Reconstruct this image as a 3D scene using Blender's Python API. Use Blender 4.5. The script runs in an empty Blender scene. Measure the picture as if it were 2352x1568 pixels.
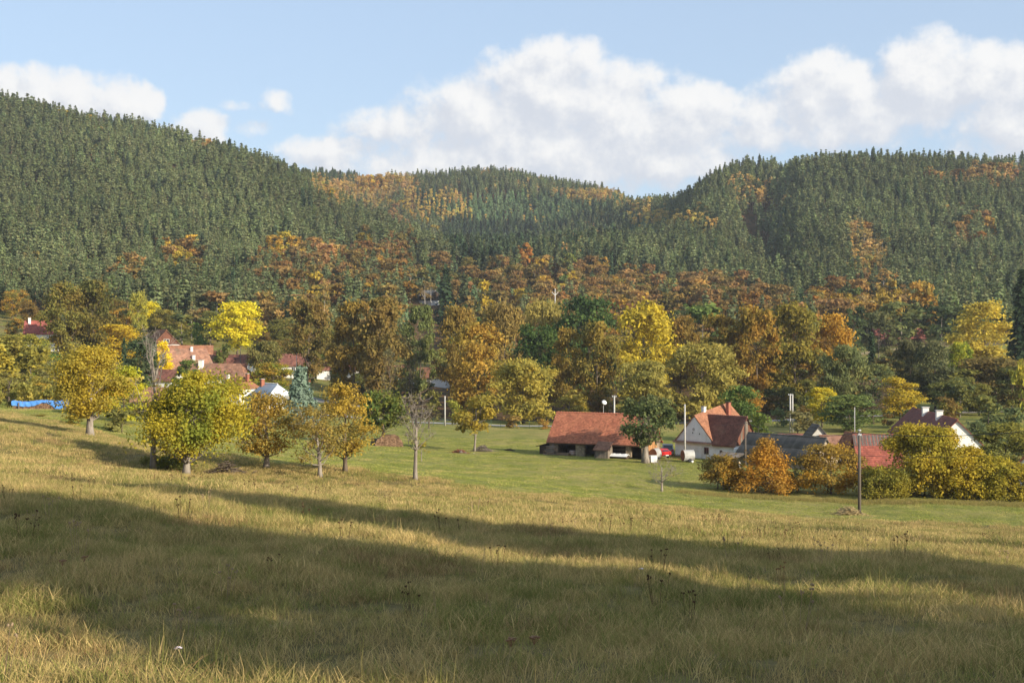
import bpy, math, random
import numpy as np
from mathutils import Vector, Matrix

# ------------------------------------------------------------------ camera, sky, sun, exposure
SC = bpy.context.scene
COL = SC.collection
FPX, CX, CY = 2839.0, 1176.0, 784.0          # focal length and centre in the 2352 px wide survey picture
cam_d = bpy.data.cameras.new('camera')
cam_d.sensor_width = 36.0
cam_d.lens = 36.0 * FPX / 2352.0
cam_d.clip_start = 0.1
cam_d.clip_end = 30000.0
cam = bpy.data.objects.new('camera', cam_d)
cam.location = (0, 0, 0)
cam.rotation_euler = (math.radians(90), 0, 0)
COL.objects.link(cam)
SC.camera = cam

SUN_AZ, SUN_EL = math.radians(130), math.radians(21)      # clockwise from the view direction, above horizon
sun_dir = Vector((math.sin(SUN_AZ) * math.cos(SUN_EL), math.cos(SUN_AZ) * math.cos(SUN_EL), math.sin(SUN_EL)))
sun_d = bpy.data.lights.new('sun', 'SUN')
sun_d.energy = 4.3
sun_d.angle = math.radians(0.6)
sun_d.color = (1.0, 0.89, 0.72)
sun = bpy.data.objects.new('sun', sun_d)
sun.rotation_euler = sun_dir.to_track_quat('Z', 'Y').to_euler()
COL.objects.link(sun)

SC.render.engine = 'CYCLES'
SC.view_settings.view_transform = 'Standard'
SC.view_settings.look = 'None'
SC.view_settings.exposure = 0.85
SC.view_settings.gamma = 1.0
SC.view_settings.use_curve_mapping = False
SC.cycles.use_denoising = True
SC.cycles.denoiser = 'OPENIMAGEDENOISE'
SC.cycles.denoising_input_passes = 'RGB_ALBEDO_NORMAL'
SC.cycles.max_bounces = 5
SC.cycles.diffuse_bounces = 3
SC.cycles.transmission_bounces = 3
SC.cycles.transparent_max_bounces = 4
SC.cycles.volume_bounces = 0
SC.cycles.sample_clamp_indirect = 4.0


class NT:
    """small node tree writer"""
    def __init__(self, tree):
        self.t = tree
        self.n = tree.nodes
        self.l = tree.links

    def node(self, kind, **kw):
        nd = self.n.new(kind)
        for k, v in kw.items():
            setattr(nd, k, v)
        return nd

    def put(self, sock, v):
        if isinstance(v, bpy.types.NodeSocket):
            self.l.new(v, sock)
        elif v is not None:
            if hasattr(sock.default_value, '__len__'):
                v = tuple(v) if hasattr(v, '__len__') else (v,) * len(sock.default_value)
                if len(sock.default_value) == 4 and len(v) == 3:
                    v = v + (1.0,)
            sock.default_value = v

    def m(self, op, a, b=None, c=None, clamp=False):
        nd = self.node('ShaderNodeMath', operation=op, use_clamp=clamp)
        self.put(nd.inputs[0], a)
        if b is not None:
            self.put(nd.inputs[1], b)
        if c is not None:
            self.put(nd.inputs[2], c)
        return nd.outputs[0]

    def ss(self, v, lo, hi):
        nd = self.node('ShaderNodeMapRange', interpolation_type='SMOOTHSTEP')
        self.put(nd.inputs[0], v)
        nd.inputs[1].default_value, nd.inputs[2].default_value = lo, hi
        return nd.outputs[0]

    def mix(self, f, a, b, blend='MIX'):
        nd = self.node('ShaderNodeMix', data_type='RGBA', blend_type=blend)
        self.put(nd.inputs[0], f)
        self.put(nd.inputs[6], a)
        self.put(nd.inputs[7], b)
        return nd.outputs[2]

    def noise(self, vec, scale, detail=3.0, rough=0.55, dist=0.0, dims='3D'):
        nd = self.node('ShaderNodeTexNoise', noise_dimensions=dims)
        if vec is not None:
            self.l.new(vec, nd.inputs['Vector'])
        nd.inputs['Scale'].default_value = scale
        nd.inputs['Detail'].default_value = detail
        nd.inputs['Roughness'].default_value = rough
        nd.inputs['Distortion'].default_value = dist
        return nd.outputs['Fac']

    def comb(self, x, y, z=0.0):
        nd = self.node('ShaderNodeCombineXYZ')
        for i, v in enumerate((x, y, z)):
            self.put(nd.inputs[i], v)
        return nd.outputs[0]


world = bpy.data.worlds.new('World')
SC.world = world
world.use_nodes = True
W = NT(world.node_tree)
W.n.clear()
w_out = W.node('ShaderNodeOutputWorld')
w_bg = W.node('ShaderNodeBackground')
sky = W.node('ShaderNodeTexSky', sky_type='NISHITA')
sky.sun_disc = False
sky.sun_elevation = SUN_EL
sky.sun_rotation = SUN_AZ
sky.air_density = 1.0
sky.dust_density = 0.8
sky.ozone_density = 1.0
w_bg.inputs[1].default_value = 0.10

# clouds: cumulus heaps given by direction (azimuth, elevation in degrees)
def az_el(x, y):
    a = math.atan((x - CX) / FPX)
    return math.degrees(a), math.degrees(math.atan((CY - y) / FPX * math.cos(a)))

CLOUDS = [  # centre x, y, half width, half height, weight
    (1300, 150, 115, 75, 1.0), (1240, 230, 190, 120, 1.0), (1090, 270, 170, 95, 1.0), (1400, 260, 170, 130, 1.0),
    (1590, 280, 150, 95, 1.0), (900, 300, 150, 60, .85), (1250, 360, 440, 100, 1.0), (760, 355, 140, 45, .9), (1500, 380, 260, 60, .9), (1000, 385, 260, 50, .9), (1750, 300, 140, 60, .8),
    (2120, 175, 130, 100, 1.0), (2290, 190, 150, 95, 1.0), (1900, 210, 160, 90, 1.0), (1980, 265, 260, 80, .9),
    (2330, 290, 160, 90, .9), (1780, 260, 110, 60, .75), (2500, 200, 200, 120, 1.0), (2700, 300, 260, 90, .9),
    (90, 235, 270, 75, 1.0), (300, 235, 80, 45, 1.0), (360, 230, 45, 40, .95), (-200, 230, 240, 80, 1.0),
    (635, 240, 60, 36, .82), (540, 244, 42, 22, .7), (450, 294, 85, 42, .85), (575, 300, 60, 26, .55), (1560, 395, 80, 26, .65),
    (2110, 318, 45, 10, .6),
]
grp = bpy.data.node_groups.new('cloud_density', 'ShaderNodeTree')
grp.interface.new_socket('UV', in_out='INPUT', socket_type='NodeSocketVector')
grp.interface.new_socket('D', in_out='OUTPUT', socket_type='NodeSocketFloat')
G = NT(grp)
g_in = G.node('NodeGroupInput')
g_out = G.node('NodeGroupOutput')
sep = G.node('ShaderNodeSeparateXYZ')
wob = G.node('ShaderNodeTexNoise')
G.l.new(g_in.outputs[0], wob.inputs['Vector'])
wob.inputs['Scale'].default_value = 0.55
wob.inputs['Detail'].default_value = 3
wv = G.node('ShaderNodeVectorMath', operation='MULTIPLY_ADD')
G.l.new(wob.outputs['Color'], wv.inputs[0])
wv.inputs[1].default_value = (2.2, 1.6, 0)
wv2 = G.node('ShaderNodeVectorMath', operation='SUBTRACT')
G.l.new(g_in.outputs[0], wv2.inputs[0])
wv2.inputs[1].default_value = (1.1, 0.8, 0)
G.l.new(wv2.outputs[0], wv.inputs[2])
G.l.new(wv.outputs[0], sep.inputs[0])
tot = None
for (cx, cy, rx, ry, wt) in CLOUDS:
    a, e = az_el(cx, cy)
    k = math.degrees(1 / FPX)
    dx = G.m('MULTIPLY', G.m('SUBTRACT', sep.outputs[0], a), 1 / (rx * k))
    dy = G.m('MULTIPLY', G.m('SUBTRACT', sep.outputs[1], e), 1 / (ry * k))
    r2 = G.m('ADD', G.m('MULTIPLY', dx, dx), G.m('MULTIPLY', dy, dy))
    v = G.m('MULTIPLY', G.m('SUBTRACT', 1.0, G.m('MULTIPLY', r2, 0.55)), wt)
    tot = v if tot is None else G.m('SMOOTH_MAX', tot, v, 0.18)
# the same kind of fair weather heaps all round the horizon outside the surveyed part
ring = G.noise(g_in.outputs[0], 0.085, 2.0)
far_az = G.ss(G.m('ABSOLUTE', sep.outputs[0]), 34.0, 44.0)
band = G.m('SUBTRACT', 1.0, G.m('ABSOLUTE', G.m('MULTIPLY', G.m('SUBTRACT', sep.outputs[1], 9.0), 0.12)))
other = G.m('MULTIPLY', far_az, G.m('SUBTRACT', G.m('ADD', band, G.m('MULTIPLY', ring, 2.2)), 1.15))
tot = G.m('MAXIMUM', tot, other)
n1 = G.noise(g_in.outputs[0], 0.50, 10.0, 0.64)
d = G.m('ADD', tot, G.m('MULTIPLY', G.m('SUBTRACT', n1, 0.5), 1.25))
G.l.new(d, g_out.inputs[0])

tc = W.node('ShaderNodeTexCoord')
sp = W.node('ShaderNodeSeparateXYZ')
W.l.new(tc.outputs['Generated'], sp.inputs[0])
az = W.m('MULTIPLY', W.m('ARCTAN2', sp.outputs[0], sp.outputs[1]), 180 / math.pi)
el = W.m('MULTIPLY', W.m('ARCSINE', sp.outputs[2]), 180 / math.pi)

def cloud(du, dv):
    g = W.node('ShaderNodeGroup')
    g.node_tree = grp
    W.l.new(W.comb(W.m('ADD', az, du), W.m('ADD', el, dv)), g.inputs[0])
    return g.outputs[0]

d0 = cloud(0, 0)
d1 = cloud(0.55, 0.75)
alpha = W.ss(d0, 0.36, 0.80)
up = W.ss(el, 1.2, 3.4)
alpha = W.m('MULTIPLY', W.m('MULTIPLY', alpha, up), 0.97)
lit = W.ss(W.m('SUBTRACT', d0, d1), -0.26, 0.34)
thick = W.ss(d0, 0.55, 1.35)
shade = W.mix(lit, (3.75, 3.95, 4.4), (5.75, 5.65, 5.5))  # sun side and grey underside put into the cloud colour
shade = W.mix(W.m('MULTIPLY', W.m('SUBTRACT', 1.0, thick), 0.3), shade, (4.5, 4.7, 5.05))
# thin high veil that whitens the blue
veil = W.mix(0.60, sky.outputs[0], (3.05, 3.9, 5.2))
skyc = W.mix(alpha, veil, shade)
W.l.new(skyc, w_bg.inputs[0])
W.l.new(w_bg.outputs[0], w_out.inputs[0])


# ------------------------------------------------------------------ survey helpers
def P(x, y, Y):
    """point at distance Y (m) along the view seen at survey pixel x, y"""
    return Vector(((x - CX) * Y / FPX, Y, (CY - y) * Y / FPX))


def XY(x, Y):
    return (x - CX) * Y / FPX, Y


# ------------------------------------------------------------------ terrain
near_pts = [(0, 0, -1.6), (12, 0, -1.9), (-12, 0, -1.35), (0, -40, 3.2), (45, -40, -1.5), (-45, -40, 6.5), (60, 0, -7.5), (-60, 5, 1.5),
            (60, 40, -12.5), (-60, 50, -2.2), (90, 90, -17.2), (120, 30, -15), (110, -30, -9), (-120, 60, 1.0), (-120, -20, 6.0)]
for x, y, Y in [(1176, 1568, 11), (0, 1568, 11.3), (2352, 1568, 10.7), (1176, 1278, 25), (1176, 1188, 50), (0, 1195, 25), (2352, 1335, 25),
                (2352, 1262, 50), (0, 1080, 50), (0, 985, 100), (0, 945, 150), (352, 1080, 95), (425, 1088, 93), (608, 1070, 100),
                (733, 1098, 97), (793, 1087, 100), (956, 1105, 100), (205, 1005, 119), (1975, 1183, 118), (2352, 1207, 109),
                (1300, 1140, 101), (1600, 1170, 104), (1520, 1128, 135), (1255, 1043, 181), (1480, 1056, 174), (1022, 993, 240),
                (1690, 1130, 138), (2150, 1150, 130), (2352, 1150, 133), (1900, 1075, 165), (2352, 1085, 170), (30, 940, 165), (160, 940, 168),
                (300, 975, 180), (600, 1005, 180), (885, 1022, 190), (1100, 1035, 185), (500, 1045, 118), (1700, 1056, 178),
                (0, 905, 215), (300, 935, 230), (600, 965, 235), (1400, 985, 240), (1800, 985, 235), (2200, 985, 235), (2700, 1000, 220), (-500, 850, 200),
                (2900, 1215, 105), (2900, 1350, 40)]:
    p = P(x, y, Y)
    near_pts.append((p.x, p.y, p.z))
NP_ = np.array(near_pts, float)


def _phi(r2):
    return 0.5 * r2 * np.log(r2 + 1e-9)


_d2 = ((NP_[:, None, :2] - NP_[None, :, :2]) ** 2).sum(-1) / 1e4
_n = len(NP_)
_A = np.zeros((_n + 3, _n + 3))
_A[:_n, :_n] = _phi(_d2) + np.eye(_n) * 4e-4
_A[:_n, _n] = 1
_A[:_n, _n + 1:] = NP_[:, :2] / 100
_A[_n:, :_n] = _A[:_n, _n:].T
_w = np.linalg.solve(_A, np.concatenate([NP_[:, 2], np.zeros(3)]))


def z_near(X, Y):
    X, Y = np.asarray(X, float), np.asarray(Y, float)
    out = np.full(X.shape, _w[_n]) + _w[_n + 1] * X / 100 + _w[_n + 2] * Y / 100
    for i in range(_n):
        out = out + _w[i] * _phi(((X - NP_[i, 0]) ** 2 + (Y - NP_[i, 1]) ** 2) / 1e4)
    return out


COLS = {   # survey column -> (distance, ground row)
    -900: [(200, 830), (260, 790), (350, 700), (450, 620), (600, 440), (750, 270), (900, 170), (1050, 150)],
    -200: [(200, 890), (260, 850), (350, 775), (420, 715), (480, 675), (560, 590), (700, 405), (820, 245), (900, 205)],
    0: [(200, 915), (260, 875), (330, 812), (390, 755), (440, 722), (480, 700), (560, 630), (700, 465), (820, 303), (880, 262)],
    300: [(200, 955), (260, 910), (330, 850), (400, 785), (470, 722), (560, 655), (700, 510), (820, 357), (880, 310)],
    600: [(200, 985), (260, 945), (330, 880), (400, 815), (480, 750), (580, 668), (700, 548), (800, 440), (860, 397), (1000, 440), (1250, 440), (1350, 430)],
    760: [(200, 992), (260, 955), (330, 895), (400, 835), (490, 762), (590, 682), (700, 590), (800, 487), (840, 460), (960, 510), (1150, 500), (1300, 430), (1350, 420)],
    900: [(200, 1000), (260, 962), (330, 905), (400, 848), (480, 782), (580, 705), (680, 628), (750, 570), (790, 556), (900, 610), (1130, 560), (1200, 510), (1300, 445), (1350, 428)],
    1040: [(200, 1010), (260, 965), (330, 915), (420, 850), (500, 782), (560, 735), (700, 635), (760, 610), (950, 605), (1150, 590), (1200, 545), (1300, 437), (1350, 418)],
    1200: [(200, 1015), (260, 970), (330, 925), (420, 862), (500, 785), (560, 738), (640, 685), (720, 615), (800, 605), (1130, 590), (1190, 545), (1300, 434), (1350, 416)],
    1400: [(200, 1020), (260, 970), (330, 925), (430, 845), (500, 778), (560, 735), (640, 685), (720, 605), (800, 590), (1050, 575), (1120, 525), (1220, 462), (1280, 450)],
    1500: [(200, 1020), (260, 970), (330, 925), (430, 840), (500, 770), (600, 700), (680, 640), (760, 590), (900, 570), (1000, 530), (1080, 490), (1130, 472)],
    1650: [(200, 1018), (260, 968), (330, 920), (430, 830), (520, 745), (600, 690), (660, 640), (740, 565), (840, 485), (900, 437), (950, 415)],
    1760: [(200, 1018), (260, 968), (330, 918), (430, 825), (520, 742), (600, 690), (660, 668), (740, 640), (820, 565), (900, 445), (950, 403)],
    1850: [(200, 1015), (260, 965), (330, 910), (430, 820), (520, 735), (600, 685), (660, 635), (740, 550), (820, 460), (890, 395)],
    2100: [(200, 1010), (260, 955), (330, 890), (420, 795), (520, 722), (600, 668), (660, 602), (740, 515), (820, 430), (870, 392)],
    2352: [(200, 1010), (260, 950), (330, 885), (420, 790), (500, 738), (600, 660), (660, 602), (740, 525), (830, 438), (880, 402)],
    3300: [(200, 1010), (260, 950), (330, 885), (420, 790), (500, 738), (600, 650), (700, 560), (800, 480), (900, 425), (980, 400)],
}
GU = np.linspace((-900 - CX) / FPX, (3300 - CX) / FPX, 211)
GY = np.arange(150, 2401, 10.0)
_rows = []
for x, lst in sorted(COLS.items()):
    Ys = [q[0] for q in lst]
    zs = [(CY - q[1]) * q[0] / FPX for q in lst]
    Ys = [150] + Ys + [Ys[-1] + 160, 1900, 2400]
    zs = [zs[0]] + zs + [zs[-1] - 18, min(zs[-1] - 60, 60), 20]
    _rows.append(np.interp(GY, Ys, zs))
_rows = np.array(_rows)
_cu = (np.array(sorted(COLS)) - CX) / FPX
GZ = np.array([np.interp(GU, _cu, _rows[:, j]) for j in range(len(GY))]).T     # [u, y]


def _smooth(a, axis, k):
    ker = np.exp(-np.linspace(-2, 2, 2 * k + 1) ** 2)
    ker /= ker.sum()
    pad = [(0, 0), (0, 0)]
    pad[axis] = (k, k)
    b = np.pad(a, pad, mode='edge')
    return np.apply_along_axis(lambda r: np.convolve(r, ker, 'valid'), axis, b)


GZ = _smooth(_smooth(GZ, 0, 4), 1, 2)


def z_far(X, Y):
    X, Y = np.asarray(X, float), np.asarray(Y, float)
    u = np.clip(X / np.maximum(Y, 1), GU[0], GU[-1])
    fu = (u - GU[0]) / (GU[1] - GU[0])
    fy = (np.clip(Y, GY[0], GY[-1] - 1e-3) - GY[0]) / 10.0
    i = np.clip(fu.astype(int), 0, len(GU) - 2)
    j = np.clip(fy.astype(int), 0, len(GY) - 2)
    a, b = fu - i, fy - j
    return (GZ[i, j] * (1 - a) * (1 - b) + GZ[i + 1, j] * a * (1 - b) + GZ[i, j + 1] * (1 - a) * b + GZ[i + 1, j + 1] * a * b)


def bumps(X, Y):
    g = np.clip((Y - 3) / 20, 0, 1)
    return g * (0.16 * np.sin(X * .31 + 1.3 * np.sin(Y * .17)) * np.sin(Y * .27 + .8 * np.sin(X * .13)) + 0.10 * np.sin(X * .9 + Y * .4 + 2 * np.sin(Y * .21)) * np.sin(Y * .7 - X * .2))


def ground(X, Y):
    X, Y = np.asarray(X, float), np.asarray(Y, float)
    t = np.clip((Y - 190) / 55, 0, 1)
    t = t * t * (3 - 2 * t)
    zn = z_near(np.clip(X, -130, 130), np.clip(Y, -45, 250))
    flat = np.clip((150 - Y) / 40, 0, 1)
    return zn * (1 - t) + z_far(X, Y) * t + bumps(X, Y) * flat


def gz(X, Y):
    return float(ground(np.array([X]), np.array([Y]))[0])


# ------------------------------------------------------------------ mesh helpers
def np_mesh(name, V, Q, mats=(), smooth=False, attrs=None, mi=None, tris=False):
    me = bpy.data.meshes.new(name)
    V = np.asarray(V, np.float32)
    Q = np.asarray(Q, np.int32)
    k = Q.shape[1]
    me.vertices.add(len(V))
    me.vertices.foreach_set('co', V.ravel())
    me.loops.add(Q.size)
    me.loops.foreach_set('vertex_index', Q.ravel())
    me.polygons.add(len(Q))
    me.polygons.foreach_set('loop_start', np.arange(len(Q), dtype=np.int32) * k)
    me.polygons.foreach_set('loop_total', np.full(len(Q), k, np.int32))
    for m_ in mats:
        me.materials.append(m_)
    if mi is not None:
        me.polygons.foreach_set('material_index', np.asarray(mi, np.int32))
    if smooth:
        me.polygons.foreach_set('use_smooth', np.ones(len(Q), bool))
    me.update(calc_edges=True)
    for an, (dom, arr) in (attrs or {}).items():
        at = me.attributes.new(an, 'FLOAT', dom)
        at.data.foreach_set('value', np.asarray(arr, np.float32))
    return me


def link(name, data, parent=None, loc=None, rotz=0.0):
    o = bpy.data.objects.new(name, data)
    COL.objects.link(o)
    if parent is not None:
        o.parent = parent
    if loc is not None:
        o.location = loc
    if rotz:
        o.rotation_euler = (0, 0, rotz)
    return o


def tag(o, label=None, cat=None, group=None, kind=None):
    if label:
        o['label'] = label
    if cat:
        o['category'] = cat
    if group:
        o['group'] = group
    if kind:
        o['kind'] = kind
    return o


def thing(name, label, cat, loc, rotz=0.0, group=None):
    return tag(link(name, None, None, loc, rotz), label, cat, group)


class MB:
    """collects simple shapes into one mesh"""
    def __init__(self):
        self.v, self.f, self.var = [], [], []

    def add(self, vs, fs, var=0.5):
        b = len(self.v)
        self.v += [tuple(p) for p in vs]
        self.f += [tuple(i + b for i in f) for f in fs]
        self.var += [var] * len(fs)
        return self

    def box(self, x0, x1, y0, y1, z0, z1, var=0.5):
        vs = [(x0, y0, z0), (x1, y0, z0), (x1, y1, z0), (x0, y1, z0), (x0, y0, z1), (x1, y0, z1), (x1, y1, z1), (x0, y1, z1)]
        return self.add(vs, [(0, 3, 2, 1), (4, 5, 6, 7), (0, 1, 5, 4), (1, 2, 6, 5), (2, 3, 7, 6), (3, 0, 4, 7)], var)

    def beam(self, a, b, w, h, var=0.5):
        a, b = Vector(a), Vector(b)
        d_ = (b - a).normalized()
        s = d_.cross(Vector((0, 0, 1)))
        if s.length < 1e-3:
            s = Vector((1, 0, 0))
        s.normalize()
        u = s.cross(d_).normalized()
        vs = [q + s * (i * w / 2) + u * (j * h / 2) for q in (a, b) for i, j in ((-1, -1), (1, -1), (1, 1), (-1, 1))]
        return self.add(vs, [(0, 1, 2, 3), (7, 6, 5, 4), (0, 4, 5, 1), (1, 5, 6, 2), (2, 6, 7, 3), (3, 7, 4, 0)], var)

    def tube(self, pts, radii, n=6, cap=True, var=0.5):
        pts = [Vector(p) for p in pts]
        vs, fs = [], []
        for i, p in enumerate(pts):
            d_ = (pts[min(i + 1, len(pts) - 1)] - pts[max(i - 1, 0)]).normalized()
            s = d_.cross(Vector((0.31, 0.2, 1)) if abs(d_.z) < .9 else Vector((1, 0.1, 0))).normalized()
            u = s.cross(d_)
            for k in range(n):
                a = 2 * math.pi * k / n
                vs.append(p + (s * math.cos(a) + u * math.sin(a)) * radii[i])
        for i in range(len(pts) - 1):
            for k in range(n):
                k2 = (k + 1) % n
                fs.append((i * n + k, i * n + k2, (i + 1) * n + k2, (i + 1) * n + k))
        if cap:
            fs.append(tuple(range(n - 1, -1, -1)))
            fs.append(tuple((len(pts) - 1) * n + k for k in range(n)))
        return self.add(vs, fs, var)

    def prism(self, poly, a, b, axis='x', var=0.5):
        """poly in the plane across axis, extruded from a to b"""
        def pt(u, v, w):
            return {'x': (w, u, v), 'y': (u, w, v), 'z': (u, v, w)}[axis]
        n = len(poly)
        vs = [pt(u, v, a) for u, v in poly] + [pt(u, v, b) for u, v in poly]
        fs = [tuple(range(n)), tuple(range(2 * n - 1, n - 1, -1))] + [(i, i + n, (i + 1) % n + n, (i + 1) % n) for i in range(n)]
        return self.add(vs, fs, var)

    def build(self, name, mat, parent=None, smooth=False, loc=None):
        me = bpy.data.meshes.new(name)
        me.from_pydata(self.v, [], self.f)
        me.materials.append(mat)
        if smooth:
            me.polygons.foreach_set('use_smooth', np.ones(len(self.f), bool))
        at = me.attributes.new('var', 'FLOAT', 'FACE')
        at.data.foreach_set('value', np.array(self.var, np.float32))
        import bmesh
        bm = bmesh.new()
        bm.from_mesh(me)
        bmesh.ops.recalc_face_normals(bm, faces=bm.faces)
        bm.to_mesh(me)
        bm.free()
        me.update()
        return link(name, me, parent, loc)


# ------------------------------------------------------------------ materials
def material(name):
    mt = bpy.data.materials.new(name)
    mt.use_nodes = True
    t = NT(mt.node_tree)
    t.n.clear()
    out = t.node('ShaderNodeOutputMaterial')
    return mt, t, out


def surf(name, c1, c2, scale=1.0, rough=0.85, bump=0.0, bscale=None, var=0.0, metal=0.0, spec=0.3, stretch=None, c3=None):
    """weathered solid: two or three colours mixed by noise in object space, per-face variation from the attribute var"""
    mt, t, out = material(name)
    tcn = t.node('ShaderNodeTexCoord')
    vec = tcn.outputs['Object']
    if stretch:
        mp = t.node('ShaderNodeMapping')
        mp.inputs['Scale'].default_value = stretch
        t.l.new(vec, mp.inputs[0])
        vec = mp.outputs[0]
    n = t.noise(vec, scale, 5, 0.62)
    col = t.mix(t.ss(n, 0.36, 0.64), c1, c2)
    if c3 is not None:
        n2 = t.noise(vec, scale * 0.35, 4, 0.7)
        col = t.mix(t.m('MULTIPLY', t.ss(n2, 0.52, 0.66), 0.8), col, c3)
    if var:
        at = t.node('ShaderNodeAttribute', attribute_name='var')
        k = t.m('ADD', 1 - var, t.m('MULTIPLY', at.outputs['Fac'], 2 * var))
        col = t.mix(1.0, col, t.comb(k, k, k), 'MULTIPLY')
    b = t.node('ShaderNodeBsdfPrincipled')
    t.put(b.inputs['Base Color'], col)
    b.inputs['Roughness'].default_value = rough
    b.inputs['Metallic'].default_value = metal
    b.inputs['Specular IOR Level'].default_value = spec
    if bump:
        bp = t.node('ShaderNodeBump')
        bp.inputs['Strength'].default_value = bump
        bp.inputs['Distance'].default_value = 0.05
        t.l.new(t.noise(vec, bscale or scale * 4, 4), bp.inputs['Height'])
        t.l.new(bp.outputs[0], b.inputs['Normal'])
    t.l.new(b.outputs[0], out.inputs[0])
    return mt


def leaf_material(name='leaf', nscale=0.22, transl=0.42, va=0.6, vb=0.4):
    """tint and tint2 come from the tree (object property or instance attribute), var from the leaf"""
    mt, t, out = material(name)
    a1 = t.node('ShaderNodeAttribute', attribute_name='tint', attribute_type='INSTANCER')
    a2 = t.node('ShaderNodeAttribute', attribute_name='tint2', attribute_type='INSTANCER')
    av = t.node('ShaderNodeAttribute', attribute_name='var')
    tcn = t.node('ShaderNodeTexCoord')
    oi = t.node('ShaderNodeObjectInfo')
    off = t.node('ShaderNodeVectorMath', operation='ADD')
    t.l.new(tcn.outputs['Object'], off.inputs[0])
    rnd = t.m('MULTIPLY', oi.outputs['Random'], 40.0)
    t.l.new(t.comb(rnd, rnd, rnd), off.inputs[1])
    n = t.noise(off.outputs[0], nscale, 3, 0.6)
    f = t.m('ADD', t.ss(n, 0.38, 0.62), t.m('MULTIPLY', t.m('SUBTRACT', av.outputs['Fac'], 0.5), vb), clamp=True)
    col = t.mix(f, a1.outputs['Color'], a2.outputs['Color'])
    k = t.m('ADD', 1.42 - va / 2, t.m('MULTIPLY', av.outputs['Fac'], va))
    col = t.mix(1.0, col, t.comb(k, k, k), 'MULTIPLY')
    d_ = t.node('ShaderNodeBsdfDiffuse')
    t.put(d_.inputs[0], col)
    tr = t.node('ShaderNodeBsdfTranslucent')
    t.put(tr.inputs[0], col)
    mx = t.node('ShaderNodeMixShader')
    mx.inputs[0].default_value = transl
    t.l.new(d_.outputs[0], mx.inputs[1])
    t.l.new(tr.outputs[0], mx.inputs[2])
    t.l.new(mx.outputs[0], out.inputs[0])
    return mt


LEAF = leaf_material()
NEEDLE = leaf_material('needle', 0.5, 0.28, 0.3, 0.4)
GRASSM = leaf_material('grass_blade', 1.5, 0.35, 0.8, 0.6)
BARK = surf('bark', (0.075, 0.055, 0.038), (0.16, 0.125, 0.09), 3.0, 0.95, 0.6, 12, stretch=(1, 1, .25))
BARK_PALE = surf('bark_pale', (0.17, 0.14, 0.11), (0.30, 0.26, 0.215), 3.0, 0.95, 0.6, 12, stretch=(1, 1, .25))
BARK_PINE = surf('bark_pine', (0.15, 0.085, 0.05), (0.26, 0.16, 0.10), 1.5, 0.95)
BARK_BIRCH = surf('bark_birch', (0.55, 0.52, 0.46), (0.33, 0.29, 0.25), 1.2, 0.8)

# ------------------------------------------------------------------ tree shapes (numpy)
def leaf_quads(rng, C, N, size, aspect=1.5, droop=0.0, jit=0.75):
    """one bent quad per centre C, facing roughly N"""
    n = len(C)
    N = N / (np.linalg.norm(N, axis=1, keepdims=True) + 1e-6)
    D = rng.normal(size=(n, 3))
    N = N * (1 - jit * .5) + D / np.linalg.norm(D, axis=1, keepdims=True) * jit
    N /= np.linalg.norm(N, axis=1, keepdims=True) + 1e-6
    R = rng.normal(size=(n, 3))
    R[:, 2] -= droop
    T = R - N * (R * N).sum(1, keepdims=True)
    T /= np.linalg.norm(T, axis=1, keepdims=True) + 1e-6
    B = np.cross(N, T)
    s = size * rng.uniform(0.6, 1.35, (n, 1))
    a, b = T * s * aspect * .5, B * s * .5
    bend = N * s * rng.uniform(-.25, .25, (n, 1))
    V = np.stack([C - a, C - b * 0.9 + bend, C + a, C + b * 0.9 + bend], 1).reshape(-1, 3)
    Q = np.arange(n * 4).reshape(n, 4)
    return V, Q, np.repeat(rng.uniform(0, 1, n), 4)


def env_radius(shape, t):
    t = np.clip(t, 0, 1)
    if shape == 'round':
        return np.sqrt(np.maximum(1 - (2 * t - 1) ** 2, 0)) ** 0.8
    if shape == 'dome':
        return np.where(t < .35, 0.78 + .22 * t / .35, np.sqrt(np.maximum(1 - ((t - .35) / .65) ** 2, 0)))
    if shape == 'egg':
        return np.minimum(1, (t + .12) / .42) ** .8 * np.sqrt(np.maximum(1 - np.maximum((t - .3) / .7, 0) ** 2, 0))
    if shape == 'cone':
        return (1 - t) ** .85 * np.minimum(1, (t + .1) / .15)
    if shape == 'column':
        return np.minimum(1, (t + .15) / .3) * np.sqrt(np.maximum(1 - np.maximum((t - .5) / .5, 0) ** 2, 0))
    return 1 - t


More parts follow.
